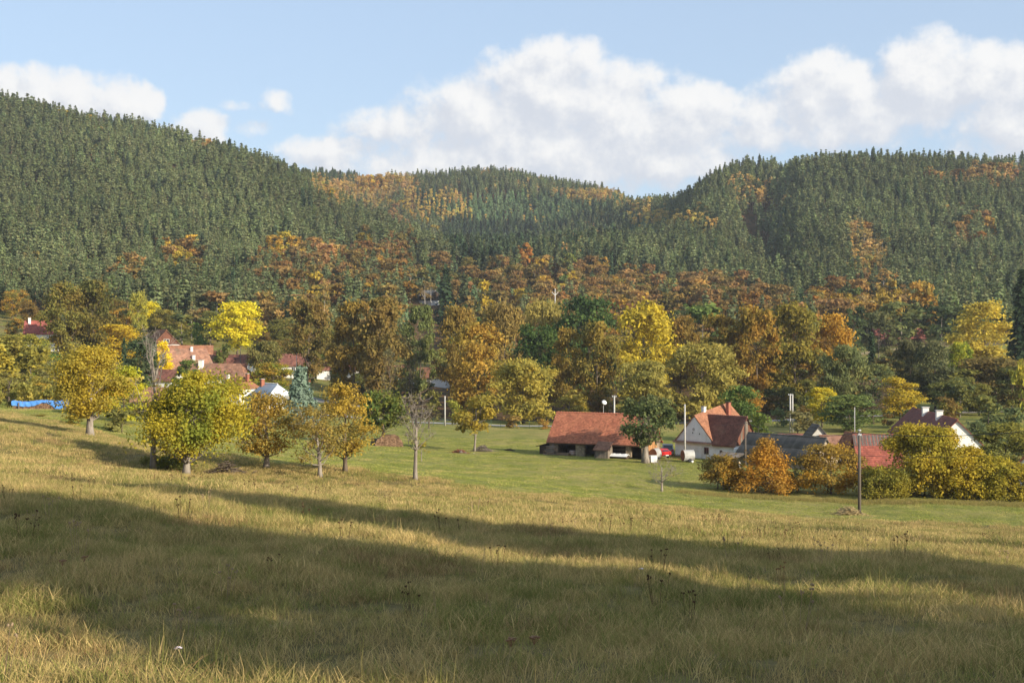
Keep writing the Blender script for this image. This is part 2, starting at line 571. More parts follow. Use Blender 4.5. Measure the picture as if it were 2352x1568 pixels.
def tree_shape(seed, H, Wd, cb, shape, nlobe, nclump, nleaf, size, trunk_r, lean=0.0, limbs=7, aspect=1.4, droop=0.3, open_=0.0, lobe_r=0.30, twigs=0, sides=7, jit=.6, bare_top=0.0, stems=1):
    """wood mesh data and crown mesh data of a broad-leaved tree in metres; cb = crown base height fraction"""
    rng = np.random.default_rng(seed)
    R = Wd / 2
    z0, z1 = H * cb, H
    lobes, rad = [], []
    tries = 0
    while len(lobes) < nlobe and tries < 4000:
        tries += 1
        t = rng.uniform(0.02, 0.97)
        rr = env_radius(shape, np.array([t]))[0] * R
        lr = lobe_r * R * rng.uniform(.65, 1.3)
        q = max(rr - lr * .55, 0) * math.sqrt(rng.uniform(.2, 1))
        a = rng.uniform(0, 2 * math.pi)
        z = z0 + t * (z1 - z0)
        z = min(max(z, z0 + lr * .5), z1 - lr * 1.0)
        c = np.array([q * math.cos(a), q * math.sin(a), z])
        if lobes and min(np.linalg.norm(c - o_) for o_ in lobes) < lr * (.55 if tries < 2000 else .2):
            continue
        lobes.append(c)
        rad.append(lr)
    lobes, rad = np.array(lobes), np.array(rad)
    leanv = np.array([lean, lean * .3, 0]) * H
    base = rng.uniform(-.03, .03, 3) * 0

    def trunk_at(f):
        return leanv * f ** 1.5 + np.array([math.sin(f * 5 + seed) * .02 * H * f * (1.5 if lean else .6), math.cos(f * 4 + seed) * .015 * H * f, 0])

    C, N = [], []
    for c, r in zip(lobes, rad):
        D = rng.normal(size=(nclump, 3))
        D /= np.linalg.norm(D, axis=1, keepdims=True)
        D[:, 2] = np.where(D[:, 2] < -.35, -D[:, 2], D[:, 2])
        cc = c + D * r * np.array([1, 1, .8]) * rng.uniform(.55, 1.05, (nclump, 1))
        keep = rng.uniform(size=nclump) > open_
        for q, dd in zip(cc[keep], D[keep]):
            k = nleaf
            L = rng.normal(size=(k, 3)) * r * .30 * np.array([1, 1, .75])
            C.append(q + L)
            N.append(np.tile(dd + np.array([0, 0, .35]), (k, 1)))
    C, N = np.concatenate(C), np.concatenate(N)
    f = np.clip(C[:, 2] / H, 0, 1)
    C[:, :2] += (leanv[:2])[None, :] * f[:, None] ** 1.5
    if bare_top:
        kp = f < 1 - bare_top + rng.uniform(-.1, .06, len(f))
        C, N = C[kp], N[kp]
    crown = leaf_quads(rng, C, N, size, aspect, droop, jit)
    wood = MB()
    for st in range(stems):
        off = np.array([0, 0, 0]) if st == 0 else np.append(rng.uniform(-.16, .16, 2) * Wd, 0)
        hh = cb + (1 - cb) * .62
        pts, rs = [], []
        for i in range(8):
            fr = i / 7 * hh
            p = trunk_at(fr) + np.array([0, 0, fr * H]) + off * (1 - .5 * fr)
            if i == 0:
                p[2] -= .25
            pts.append(p)
            rs.append(trunk_r * (1.45 if i == 0 else 1) * (1 - .86 * (fr / hh) ** 1.1) / math.sqrt(stems) + .012)
        wood.tube(pts, rs, sides)
    order = rng.permutation(len(lobes))[:limbs]
    for i in order:
        c = lobes[i].copy()
        c[:2] += leanv[:2] * max(c[2] / H, 0) ** 1.5
        hs = min(max(cb * .8, (c[2] / H) - rng.uniform(.15, .35)), cb + (1 - cb) * .55)
        s = trunk_at(hs) + np.array([0, 0, hs * H])
        mid = s * .5 + c * .5 + np.array([*(rng.uniform(-.06, .06, 2) * Wd), -.04 * H * rng.uniform(0, 1)])
        r0 = trunk_r * .42 * (1 - hs * .5)
        wood.tube([s, s * .75 + mid * .25, mid, c], [r0, r0 * .8, r0 * .55, r0 * .2], 5, False)
        for k in range(twigs):
            D = rng.normal(size=3)
            D[2] = abs(D[2]) * .8 + .15
            D /= np.linalg.norm(D)
            st_ = mid * .5 + c * .5 if k % 3 == 0 else c
            e = st_ + D * rad[i] * rng.uniform(.8, 1.7)
            m2 = (st_ + e) / 2 + rng.normal(size=3) * rad[i] * .15
            wood.tube([st_, m2, e], [r0 * .28, r0 * .2, .012], 3, False)
            for kk in range(2):
                D2 = D + rng.normal(size=3) * .7
                D2 /= np.linalg.norm(D2)
                wood.tube([m2, m2 + D2 * rad[i] * rng.uniform(.4, .9)], [r0 * .15, .008], 3, False)
    return wood, crown


def crown_mesh(name, crown, mat):
    V, Q, var = crown
    return np_mesh(name, V, Q, [mat], attrs={'var': ('POINT', var)})


def wood_mesh(name, wood, mat):
    me = bpy.data.meshes.new(name)
    me.from_pydata(wood.v, [], wood.f)
    me.materials.append(mat)
    me.polygons.foreach_set('use_smooth', np.ones(len(me.polygons), bool))
    me.update()
    return me


def joined_mesh(name, wood, crown, m_wood, m_leaf):
    """one low mesh with both materials for far masses"""
    V, Q, var = crown
    nv = len(wood.v)
    F = [f for f in wood.f if len(f) == 4]
    VV = np.concatenate([np.array(wood.v).reshape(-1, 3), V])
    QQ = np.concatenate([np.array(F, int).reshape(-1, 4), Q + nv])
    mi = np.concatenate([np.zeros(len(F), int), np.ones(len(Q), int)])
    return np_mesh(name, VV, QQ, [m_wood, m_leaf], attrs={'var': ('POINT', np.concatenate([np.full(nv, .5), var]))}, mi=mi)


def pine_shape(seed, H=20.0, Wd=5.0, cb=.42, levels=12, size=.60):
    rng = np.random.default_rng(seed)
    C, N = [], []
    wood = MB()
    bend = rng.uniform(-.02, .02, 2) * H
    wood.tube([(0, 0, -.5), (bend[0] * .3, bend[1] * .3, H * .4), (bend[0], bend[1], H * .97)], [.26, .19, .04], 5, False)
    for i in range(levels):
        t = (i + rng.uniform(-.3, .3)) / (levels - 1)
        z = H * (cb + (1 - cb) * min(max(t, 0), 1) * .97)
        r = Wd / 2 * min(1, .66 + t * 1.5) * (1 - max(t - .1, 0) / .9) ** .95 * rng.uniform(.7, 1.2)
        nb = 5 if t < .8 else 3
        a0 = rng.uniform(0, 6.28)
        for k in range(nb):
            if rng.uniform() < .14:
                continue
            a = a0 + k * 2 * math.pi / nb + rng.uniform(-.35, .35)
            rr = r * rng.uniform(.6, 1.15)
            dirv = np.array([math.cos(a), math.sin(a), 0])
            o_ = np.array([bend[0] * (z / H), bend[1] * (z / H), z])
            if i < 4 and k % 2 == 0:
                wood.tube([o_, o_ + dirv * rr * .8 + np.array([0, 0, .1 * rr])], [.06, .03], 3, False)
            for q, cnt in (((.45, 4), (.75, 5), (1.0, 6)) if t < .7 else ((.55, 4), (1.0, 4))):
                p = o_ + dirv * rr * q + np.array([0, 0, rr * .16 * q + rng.uniform(-.2, .2)])
                L = rng.normal(size=(cnt, 3)) * np.array([.42, .42, .22]) * Wd / 5 * (1.05 - .6 * max(t, 0))
                C.append(p + L)
                N.append(np.tile(dirv * .75 + np.array([0, 0, .6]), (cnt, 1)))
    tp = np.array([bend[0], bend[1], H])
    C.append(tp + rng.normal(size=(7, 3)) * np.array([.14, .14, .5]) - np.array([0, 0, .3]))
    N.append(np.tile(np.array([0, 0, 1.]), (7, 1)))
    C, N = np.concatenate(C), np.concatenate(N)
    return wood, leaf_quads(rng, C, N, size * Wd / 5, 1.5, -.5, .55)


def spruce_shape(seed, H=20.0, Wd=6.0, levels=20, nb=8, size=.9, segs=3):
    rng = np.random.default_rng(seed)
    wood = MB()
    wood.tube([(0, 0, -.5), (0, 0, H * .6), (0, 0, H * .99)], [.28, .15, .02], 5, False)
    C, N = [], []
    for i in range(levels):
        t = i / levels
        z = H * (.05 + .94 * t)
        r = Wd / 2 * (1 - t) ** .9 * rng.uniform(.82, 1.12) + .12
        a0 = rng.uniform(0, 6.28)
        n_ = max(3, int(nb * (1 - t * .55)))
        for k in range(n_):
            a = a0 + k * 2 * math.pi / n_ + rng.uniform(-.2, .2)
            dirv = np.array([math.cos(a), math.sin(a), 0])
            rr = r * rng.uniform(.75, 1.15)
            for s_ in range(segs):
                q = (s_ + .6) / segs
                p = np.array([0, 0, z]) + dirv * rr * q - np.array([0, 0, rr * .30 * q * q])
                cnt = 2 + s_
                C.append(p + rng.normal(size=(cnt, 3)) * np.array([.2, .2, .12]) * Wd / 5)
                N.append(np.tile(dirv * .55 + np.array([0, 0, .6]), (cnt, 1)))
    C.append(np.array([[0, 0, H - .1], [0, 0, H - .4], [0, 0, H + .1]]))
    N.append(np.tile(np.array([1., 0, .3]), (3, 1)))
    return wood, leaf_quads(rng, np.concatenate(C), np.concatenate(N), size * Wd / 6, 1.6, .7, .5)

# ------------------------------------------------------------------ ground
BX = (np.array([-900, 0, 170, 330, 500, 608, 733, 956, 1300, 1600, 1960, 2352, 2900]) - CX) / FPX
BY = np.array([160, 150, 137, 120, 112, 107, 104, 103, 101, 104, 111, 109, 105], float)


def meadow_edge(X, Y):
    """positive inside the tall meadow"""
    u = np.asarray(X) / np.maximum(np.asarray(Y), 5.0)
    return np.interp(u, BX, BY) - np.asarray(Y) + 1.0 * np.sin(np.asarray(X) * .7) + .8 * np.sin(np.asarray(X) * 1.9 + 1)


def ground_material():
    mt, t, out = material('ground')
    tcn = t.node('ShaderNodeTexCoord')
    o = tcn.outputs['Object']
    am = t.node('ShaderNodeAttribute', attribute_name='meadow').outputs['Fac']
    aw = t.node('ShaderNodeAttribute', attribute_name='wood').outputs['Fac']
    ad = t.node('ShaderNodeAttribute', attribute_name='bare').outputs['Fac']
    big = t.noise(o, 0.045, 4, .6)
    mid = t.noise(o, 0.35, 5, .65)
    fine = t.noise(o, 3.5, 4, .7)
    # mown lawn
    lawn = t.mix(t.ss(mid, .35, .65), (0.180, 0.195, 0.042), (0.285, 0.265, 0.075))
    lawn = t.mix(t.m('MULTIPLY', t.ss(big, .46, .66), .65), lawn, (0.37, 0.29, 0.105))
    lawn = t.mix(t.ss(fine, .30, .75), t.mix(1.0, lawn, (.62, .66, .6), 'MULTIPLY'), t.mix(1.0, lawn, (1.25, 1.2, 1.2), 'MULTIPLY'))
    # tall dry meadow
    mead = t.mix(t.ss(mid, .35, .65), (0.16, 0.125, 0.045), (0.24, 0.185, 0.072))
    mead = t.mix(t.m('MULTIPLY', t.ss(big, .45, .7), .6), mead, (0.15, 0.15, 0.045))
    mead = t.mix(t.ss(fine, .32, .7), t.mix(1.0, mead, (.6, .6, .55), 'MULTIPLY'), mead)
    litter = t.mix(t.ss(mid, .4, .6), (0.055, 0.045, 0.022), (0.14, 0.075, 0.03))
    dirt = t.mix(t.ss(fine, .4, .6), (0.16, 0.105, 0.06), (0.10, 0.09, 0.04))
    e = t.m('ADD', am, t.m('MULTIPLY', t.m('SUBTRACT', fine, .5), .5))
    col = t.mix(t.ss(e, .35, .65), lawn, mead)
    e2 = t.m('ADD', aw, t.m('MULTIPLY', t.m('SUBTRACT', mid, .5), .6))
    col = t.mix(t.ss(e2, .35, .65), col, litter)
    e3 = t.m('ADD', ad, t.m('MULTIPLY', t.m('SUBTRACT', mid, .5), .9))
    col = t.mix(t.ss(e3, .42, .7), col, dirt)
    b = t.node('ShaderNodeBsdfPrincipled')
    t.put(b.inputs['Base Color'], col)
    b.inputs['Roughness'].default_value = .95
    b.inputs['Specular IOR Level'].default_value = .1
    bp = t.node('ShaderNodeBump')
    bp.inputs['Strength'].default_value = .9
    bp.inputs['Distance'].default_value = .12
    t.l.new(t.m('ADD', t.m('MULTIPLY', fine, .6), t.noise(o, 1.1, 5, .7)), bp.inputs['Height'])
    t.l.new(bp.outputs[0], b.inputs['Normal'])
    t.l.new(b.outputs[0], out.inputs[0])
    return mt


GROUND = ground_material()
ry = np.concatenate([np.arange(-44, 0, 4), np.arange(0, 40, .8), np.arange(40, 130, 1.2), np.arange(130, 260, 2.5), np.arange(260, 1500, 10),
                     np.arange(1500, 2400, 60), np.array([2600, 3000])])
cu = np.linspace(-1.0, 1.0, 241)
cu = np.sign(cu) * np.abs(cu) ** 1.25
RY, CU = np.meshgrid(ry, cu, indexing='ij')
GX = CU * (np.maximum(RY, 0) + 70) * .95
GZv = ground(GX, RY)
nr, nc = RY.shape
ids = np.arange(nr * nc).reshape(nr, nc)
quads = np.stack([ids[:-1, :-1], ids[:-1, 1:], ids[1:, 1:], ids[1:, :-1]], -1).reshape(-1, 4)
V = np.stack([GX, RY, GZv], -1).reshape(-1, 3)
aM = np.clip(.5 + meadow_edge(GX, RY) / 3.0, 0, 1).ravel()


def woodness(X, Y):
    """forest floor on the hills, the same brown ground under the park trees"""
    u = X / np.maximum(Y, 1)
    xs = u * FPX + CX
    w_ = np.clip((Y - 445) / 20, 0, 1)
    park = np.clip((Y - 258) / 6, 0, 1) * np.clip((420 - Y) / 20, 0, 1) * np.clip((xs - 760) / 60, 0, 1) * np.clip((1900 - xs) / 60, 0, 1)
    vill = np.clip((Y - 300) / 10, 0, 1) * .45
    return np.maximum(np.maximum(w_, park), np.where(xs < 1900, vill, 0))


aW = woodness(GX, RY).ravel()
bare_spots = [(XY(970, 183), 9, 2.2), (XY(1050, 178), 4, 1.3), (XY(1965, 117), 2.4, 1.6), (XY(2200, 425), 60, 9), (XY(90, 395), 40, 8), (XY(760, 175), 6, 2), (XY(1180, 500), 10, 12)]
aD = np.zeros(nr * nc)
for (bx, by), rx_, ry_ in bare_spots:
    aD = np.maximum(aD, np.clip(1.25 - np.hypot((V[:, 0] - bx) / rx_, (V[:, 1] - by) / ry_), 0, 1))
mid_y = V[quads].mean(1)
fm = (aM[quads].mean(1) > .5) & (mid_y[:, 1] < 180)
fh = mid_y[:, 1] > 440
for nm, sel in (('meadow', fm), ('hills', fh), ('lawn', ~fm & ~fh)):
    q = quads[sel]
    used, inv = np.unique(q, return_inverse=True)
    me = np_mesh(nm, V[used], inv.reshape(q.shape), [GROUND], True,
                 {'meadow': ('POINT', aM[used]), 'wood': ('POINT', aW[used]), 'bare': ('POINT', aD[used])})
    tag(link(nm, me), kind='structure')

# ------------------------------------------------------------------ masses made of instances (forest rest, grass)
def scatter(name, pts, scl, rot, idx, tint, tint2, protos, label=None):
    c = bpy.data.collections.new(name + '_forms')
    for i, me in enumerate(protos):
        c.objects.link(bpy.data.objects.new('%s_form_%02d' % (name, i), me))
    me = bpy.data.meshes.new(name)
    me.vertices.add(len(pts))
    me.vertices.foreach_set('co', np.asarray(pts, np.float32).ravel())
    for an, ty, key, arr in (('scl', 'FLOAT_VECTOR', 'vector', scl), ('rot', 'FLOAT_VECTOR', 'vector', rot), ('tint', 'FLOAT_VECTOR', 'vector', tint), ('tint2', 'FLOAT_VECTOR', 'vector', tint2)):
        at = me.attributes.new(an, ty, 'POINT')
        at.data.foreach_set(key, np.asarray(arr, np.float32).ravel())
    at = me.attributes.new('idx', 'INT', 'POINT')
    at.data.foreach_set('value', np.asarray(idx, np.int32))
    me.update()
    o = link(name, me)
    tag(o, label, None, None, 'stuff')
    ng = bpy.data.node_groups.new(name + '_scatter', 'GeometryNodeTree')
    ng.interface.new_socket('Geometry', in_out='INPUT', socket_type='NodeSocketGeometry')
    ng.interface.new_socket('Geometry', in_out='OUTPUT', socket_type='NodeSocketGeometry')
    gi, go = ng.nodes.new('NodeGroupInput'), ng.nodes.new('NodeGroupOutput')
    ci = ng.nodes.new('GeometryNodeCollectionInfo')
    ci.inputs['Collection'].default_value = c
    ci.inputs['Separate Children'].default_value = True
    ci.inputs['Reset Children'].default_value = True
    ip = ng.nodes.new('GeometryNodeInstanceOnPoints')
    ip.inputs['Pick Instance'].default_value = True

    def named(nm, ty):
        nd = ng.nodes.new('GeometryNodeInputNamedAttribute')
        nd.data_type = ty
        nd.inputs[0].default_value = nm
        return nd.outputs[0]
    L = ng.links.new
    L(gi.outputs[0], ip.inputs['Points'])
    L(ci.outputs[0], ip.inputs['Instance'])
    L(named('idx', 'INT'), ip.inputs['Instance Index'])
    L(named('rot', 'FLOAT_VECTOR'), ip.inputs['Rotation'])
    L(named('scl', 'FLOAT_VECTOR'), ip.inputs['Scale'])
    L(ip.outputs[0], go.inputs[0])
    md = o.modifiers.new('scatter', 'NODES')
    md.node_group = ng
    return o


# ------------------------------------------------------------------ tree forms shared by many trees
FORMS = {}


def reg(kind, i, H, Wd, wood, crown, bark, leaf):
    FORMS.setdefault(kind, []).append(dict(H=H, W=Wd, trunk=wood_mesh('trunk', wood, bark), crown=crown_mesh('crown', crown, leaf),
                                           both=joined_mesh(kind + '_form', wood, crown, bark, leaf)))


for i in range(6):  # pines
    w_, c_ = pine_shape(100 + i, 20, (5.4, 4.6, 5.8, 4.2, 5.0, 6.0)[i], cb=(.30, .42, .36, .5, .38, .28)[i])
    reg('pine', i, 20, 5.0, w_, c_, BARK_PINE, NEEDLE)
for i in range(3):
    w_, c_ = pine_shape(140 + i, 12, 4.2, cb=.10, levels=11, size=.85)
    reg('ypine', i, 12, 4.2, w_, c_, BARK_PINE, NEEDLE)
for i in range(4):
    w_, c_ = spruce_shape(160 + i, 20, 6.0)
    reg('spruce', i, 20, 6.0, w_, c_, BARK, NEEDLE)
for i in range(3):
    w_, c_ = tree_shape(180 + i, 16, 4.6, .12, 'cone', 13, 6, 7, .75, .14, limbs=2, lobe_r=.42, open_=.12, sides=5)
    reg('larch', i, 16, 4.6, w_, c_, BARK_PALE, LEAF)
for i in range(3):
    w_, c_ = tree_shape(200 + i, 17, 5.5, .25, 'egg', 13, 6, 6, .62, .15, limbs=4, lobe_r=.38, open_=.3, sides=5)
    reg('birch', i, 17, 5.5, w_, c_, BARK_BIRCH, LEAF)
for i in range(4):
    w_, c_ = tree_shape(220 + i, 15, 10, .14, ('round', 'dome', 'egg', 'dome')[i], 15, 8, 8, .85, .22, limbs=4, lobe_r=.36, open_=.1, sides=5)
    reg('far_broad', i, 15, 10, w_, c_, BARK_PALE, LEAF)
for i in range(3):
    w_, c_ = tree_shape(240 + i, 5, 5, .05, 'dome', 10, 7, 8, .5, .07, limbs=4, lobe_r=.40, open_=.1, sides=4)
    reg('shrub', i, 5, 5, w_, c_, BARK, LEAF)
for k, shp, cb, n_ in (('round', 'round', .17, 3), ('dome', 'dome', .08, 3), ('egg', 'egg', .12, 3), ('column', 'column', .10, 2)):
    for i in range(n_):
        w_, c_ = tree_shape(300 + 17 * i + len(k), 18, 12, cb, shp, 40, 15, 13, .46, .30, limbs=12, lobe_r=.27 + .03 * i, open_=.08, sides=7, twigs=1)
        reg(k, i, 18, 12, w_, c_, BARK, LEAF)
for i in range(2):   # fine leaved willows and half bare crowns
    w_, c_ = tree_shape(400 + i, 14, 13, .06, 'dome', 46, 16, 15, .34, .28, limbs=14, lobe_r=.27, open_=.05, droop=1.5, aspect=2.2, sides=7, twigs=1)
    reg('willow', i, 14, 13, w_, c_, BARK, LEAF)
for i in range(2):
    w_, c_ = tree_shape(420 + i, 15, 9, .2, 'egg', 18, 8, 5, .34, .22, limbs=18, lobe_r=.30, open_=.4, sides=6, twigs=5)
    reg('thin', i, 15, 9, w_, c_, BARK, LEAF)
w_, c_ = spruce_shape(430, 11, 8.4, levels=24, nb=13, size=.30, segs=9)
reg('blue_spruce', 0, 11, 8.4, w_, c_, BARK, NEEDLE)

COUNTS = {}


def plant(kind, name, X, Y, H, Wd, tint, tint2, label, cat='tree', group=None, variant=None, rot=None, sink=.15):
    fs = FORMS[kind]
    COUNTS[kind] = COUNTS.get(kind, 0) + 1
    fm_ = fs[(COUNTS[kind] if variant is None else variant) % len(fs)]
    rng = random.Random(COUNTS[kind] * 7 + len(kind))
    r = thing(name, label, cat, (X, Y, gz(X, Y) - sink), rng.uniform(0, 6.28) if rot is None else rot, group)
    r.scale = (Wd / fm_['W'], Wd / fm_['W'], H / fm_['H'])
    link('trunk', fm_['trunk'], r)
    c = link('crown', fm_['crown'], r)
    c['tint'] = tuple(float(q) * g_ for q, g_ in zip(tint, (1.10, 1.22, 1.1)))
    c['tint2'] = tuple(float(q) * g_ for q, g_ in zip(tint2, (1.10, 1.22, 1.1)))
    return r


# ------------------------------------------------------------------ forest on the hills
PINE1, PINE2 = (0.110, 0.138, 0.060), (0.150, 0.165, 0.075)
SP = {
    'pine': dict(form='pine', h=(12.5, 18.5), w=.34, t=PINE1, t2=PINE2, j=.11),
    'ypine': dict(form='ypine', h=(9, 13), w=.46, t=(0.105, 0.16, 0.075), t2=(0.14, 0.185, 0.09), j=.12),
    'spruce': dict(form='spruce', h=(14, 20), w=.32, t=(0.045, 0.066, 0.036), t2=(0.065, 0.088, 0.044), j=.15),
    'larch': dict(form='larch', h=(11, 16), w=.36, t=(0.48, 0.355, 0.10), t2=(0.38, 0.29, 0.095), j=.15),
    'birch': dict(form='birch', h=(12, 17), w=.42, t=(0.42, 0.30, 0.10), t2=(0.34, 0.23, 0.09), j=.2),
    'beech': dict(form='far_broad', h=(11, 16), w=.74, t=(0.26, 0.155, 0.052), t2=(0.20, 0.14, 0.052), j=.22),
    'orange': dict(form='far_broad', h=(10, 15), w=.7, t=(0.32, 0.175, 0.04), t2=(0.25, 0.16, 0.04), j=.18),
    'maple': dict(form='far_broad', h=(9, 15), w=.7, t=(0.40, 0.27, 0.035), t2=(0.27, 0.20, 0.04), j=.18),
    'olive': dict(form='far_broad', h=(8, 13), w=.75, t=(0.14, 0.125, 0.038), t2=(0.19, 0.14, 0.045), j=.2),
    'green': dict(form='far_broad', h=(9, 13), w=.75, t=(0.085, 0.11, 0.036), t2=(0.12, 0.13, 0.045), j=.2),
    'shrub': dict(form='shrub', h=(3, 6), w=1.05, t=(0.15, 0.125, 0.045), t2=(0.19, 0.12, 0.05), j=.25),
    'yshrub': dict(form='shrub', h=(3, 5), w=1.1, t=(0.32, 0.23, 0.04), t2=(0.19, 0.17, 0.04), j=.25),
    'none': None,
}
ZONES = [  # survey polygon of crown middles, species weights, spacing factor
    ([(0, 560), (300, 560), (620, 520), (620, 720), (0, 720)], dict(pine=.90, beech=.04, olive=.04, spruce=.02)),
    ([(600, 545), (960, 520), (1000, 620), (900, 720), (560, 730)], dict(beech=.36, pine=.24, orange=.08, olive=.18, maple=.07, shrub=.07)),
    ([(375, 525), (440, 520), (470, 560), (465, 590), (380, 590)], dict(beech=.6, orange=.3, maple=.1)),
    ([(250, 560), (330, 570), (330, 630), (260, 620)], dict(beech=.55, pine=.3, orange=.15)),
    ([(560, 528), (720, 530), (760, 548), (600, 556)], dict(yshrub=.6, maple=.25, orange=.15)),
    ([(0, 650), (60, 630), (130, 650), (300, 690), (300, 720), (0, 720)], dict(orange=.35, beech=.25, maple=.15, olive=.15, yshrub=.1)),
    ([(130, 225), (230, 240), (225, 255), (130, 245)], dict(maple=.7, pine=.3)),
    ([(430, 305), (520, 320), (510, 335), (430, 318)], dict(beech=.8, pine=.2)),
    ([(180, 570), (240, 560), (240, 600), (190, 600)], dict(yshrub=.4, green=.3, pine=.3)),
    # middle ridge
    ([(700, 380), (960, 380), (960, 440), (860, 480), (740, 430)], dict(birch=.6, larch=.15, maple=.12, pine=.13)),
    ([(860, 440), (960, 430), (1010, 500), (990, 530), (900, 500)], dict(maple=.35, beech=.3, birch=.2, pine=.15)),
    ([(920, 420), (1060, 420), (1110, 480), (1080, 510), (960, 480)], dict(larch=.74, spruce=.1, ypine=.16)),
    ([(960, 380), (1420, 370), (1420, 435), (1100, 428), (960, 432)], dict(pine=.85, birch=.09, spruce=.06)),
    ([(720, 385), (830, 385), (830, 410), (720, 405)], dict(spruce=.5, pine=.2, birch=.3)),
    ([(825, 390), (890, 390), (890, 425), (825, 425)], dict(orange=.7, maple=.3)),
    ([(1050, 432), (1460, 425), (1520, 500), (1400, 560), (1110, 530)], dict(ypine=.93, larch=.05, spruce=.02)),
    ([(1290, 430), (1420, 425), (1420, 445), (1300, 448)], dict(birch=.5, larch=.3, beech=.2)),
    ([(1010, 490), (1230, 500), (1250, 580), (1000, 590)], dict(spruce=.9, pine=.1)),
    ([(1230, 520), (1380, 470), (1450, 470), (1420, 600), (1240, 590)], dict(spruce=.35, pine=.6, birch=.05)),
    ([(930, 490), (1010, 490), (1030, 590), (950, 590)], dict(pine=.7, green=.2, maple=.1)),
    ([(1420, 430), (1490, 425), (1500, 475), (1430, 470)], dict(larch=.6, pine=.3, birch=.1)),
    ([(1440, 478), (1640, 478), (1650, 505), (1450, 505)], dict(larch=.6, ypine=.4)),
    # lower slopes
    ([(960, 570), (1180, 590), (1200, 720), (900, 740)], dict(olive=.3, green=.2, beech=.15, ypine=.2, shrub=.15)),
    ([(1000, 690), (1200, 690), (1300, 720), (1000, 750)], dict(olive=.5, green=.3, shrub=.2)),
    ([(1180, 572), (1400, 590), (1660, 620), (1830, 660), (1830, 760), (1180, 760)], dict(beech=.56, orange=.06, olive=.22, green=.08, pine=.05, maple=.03)),
    ([(1840, 640), (2060, 630), (2120, 690), (1860, 720)], dict(beech=.4, orange=.3, maple=.2, green=.1)),
    # right hill
    ([(1680, 400), (1800, 402), (1800, 450), (1660, 440)], dict(birch=.5, pine=.5)),
    ([(1930, 490), (1990, 480), (2040, 560), (2030, 640), (1960, 620)], dict(birch=.5, larch=.15, orange=.2, pine=.15)),
    ([(2130, 378), (2352, 370), (2352, 405), (2140, 410)], dict(beech=.6, birch=.3, pine=.1)),
    ([(2180, 460), (2270, 450), (2280, 540), (2190, 540)], dict(beech=.4, orange=.15, pine=.45)),
    ([(1960, 690), (2352, 680), (2352, 760), (1960, 770)], dict(green=.6, pine=.2, olive=.2)),
]


def inside(poly, x, y):
    r = np.zeros(x.shape, bool)
    n = len(poly)
    for i in range(n):
        x1, y1 = poly[i]
        x2, y2 = poly[(i + 1) % n]
        c = ((y1 > y) != (y2 > y)) & (x < (x2 - x1) * (y - y1) / (y2 - y1 + 1e-9) + x1)
        r ^= c
    return r


rng = np.random.default_rng(5)
step = 5.2
gx, gy = np.meshgrid(np.arange(-640, 640, step), np.arange(440, 1400, step))
gx = gx + rng.uniform(-.42, .42, gx.shape) * step
gy = gy + rng.uniform(-.42, .42, gy.shape) * step
gx, gy = gx.ravel(), gy.ravel()
k = np.abs(gx) < gy * .47
gx, gy = gx[k], gy[k]
gzz = ground(gx, gy)
# nothing below the line of sight of the ground in front of it
uu = np.linspace(-.5, .5, 241)
yy = np.arange(200, 1420, 6.0)
UU, YY = np.meshgrid(uu, yy, indexing='ij')
ang = ground(UU * YY, YY) / YY
hor = np.maximum.accumulate(ang, 1)
iu = np.clip(((gx / gy + .5) * 240).round().astype(int), 0, 240)
iy = np.clip(((gy - 200) / 6 - 2).astype(int), 0, len(yy) - 1)
vis = (gzz + 16) / gy > hor[iu, iy] - .002
gx, gy, gzz = gx[vis], gy[vis], gzz[vis]
sx = CX + FPX * gx / gy
sy = CY - FPX * (gzz + 14) / gy
names = list(SP)
spec = np.full(len(gx), names.index('pine'))
odd = rng.uniform(size=len(gx))
spec[odd < .03] = names.index('spruce')
spec[odd > .985] = names.index('olive')
for poly, wts in ZONES:
    m_ = inside(poly, sx + rng.normal(0, 6, len(sx)), sy + rng.normal(0, 4, len(sy)))
    if m_.any():
        ks = [names.index(q) for q in wts]
        pw = np.array(list(wts.values()))
        spec[m_] = rng.choice(ks, m_.sum(), p=pw / pw.sum())
# clearings: hillside paths, the gully, house plots
for poly in ([(1690, 470), (1740, 480), (1830, 600), (1850, 640), (1790, 640), (1740, 560)], [(960, 690), (1020, 690), (1020, 720), (960, 720)],
             [(1120, 700), (1190, 705), (1260, 740), (1120, 730)], [(2130, 500), (2180, 480), (2190, 515), (2140, 525)],
             [(1670, 445), (1800, 450), (1760, 490), (1690, 480)]):
    m_ = inside(poly, sx, sy) & (rng.uniform(size=len(sx)) < .85)
    spec[m_] = names.index('none')
broad_like = np.isin(spec, [names.index(q) for q in ('beech', 'orange', 'maple', 'olive', 'green')])
spec[(sx > 935) & (sx < 1035) & (gy < 606)] = names.index('none')
drop = broad_like & (rng.uniform(size=len(sx)) < .5)
spec[drop] = names.index('none')

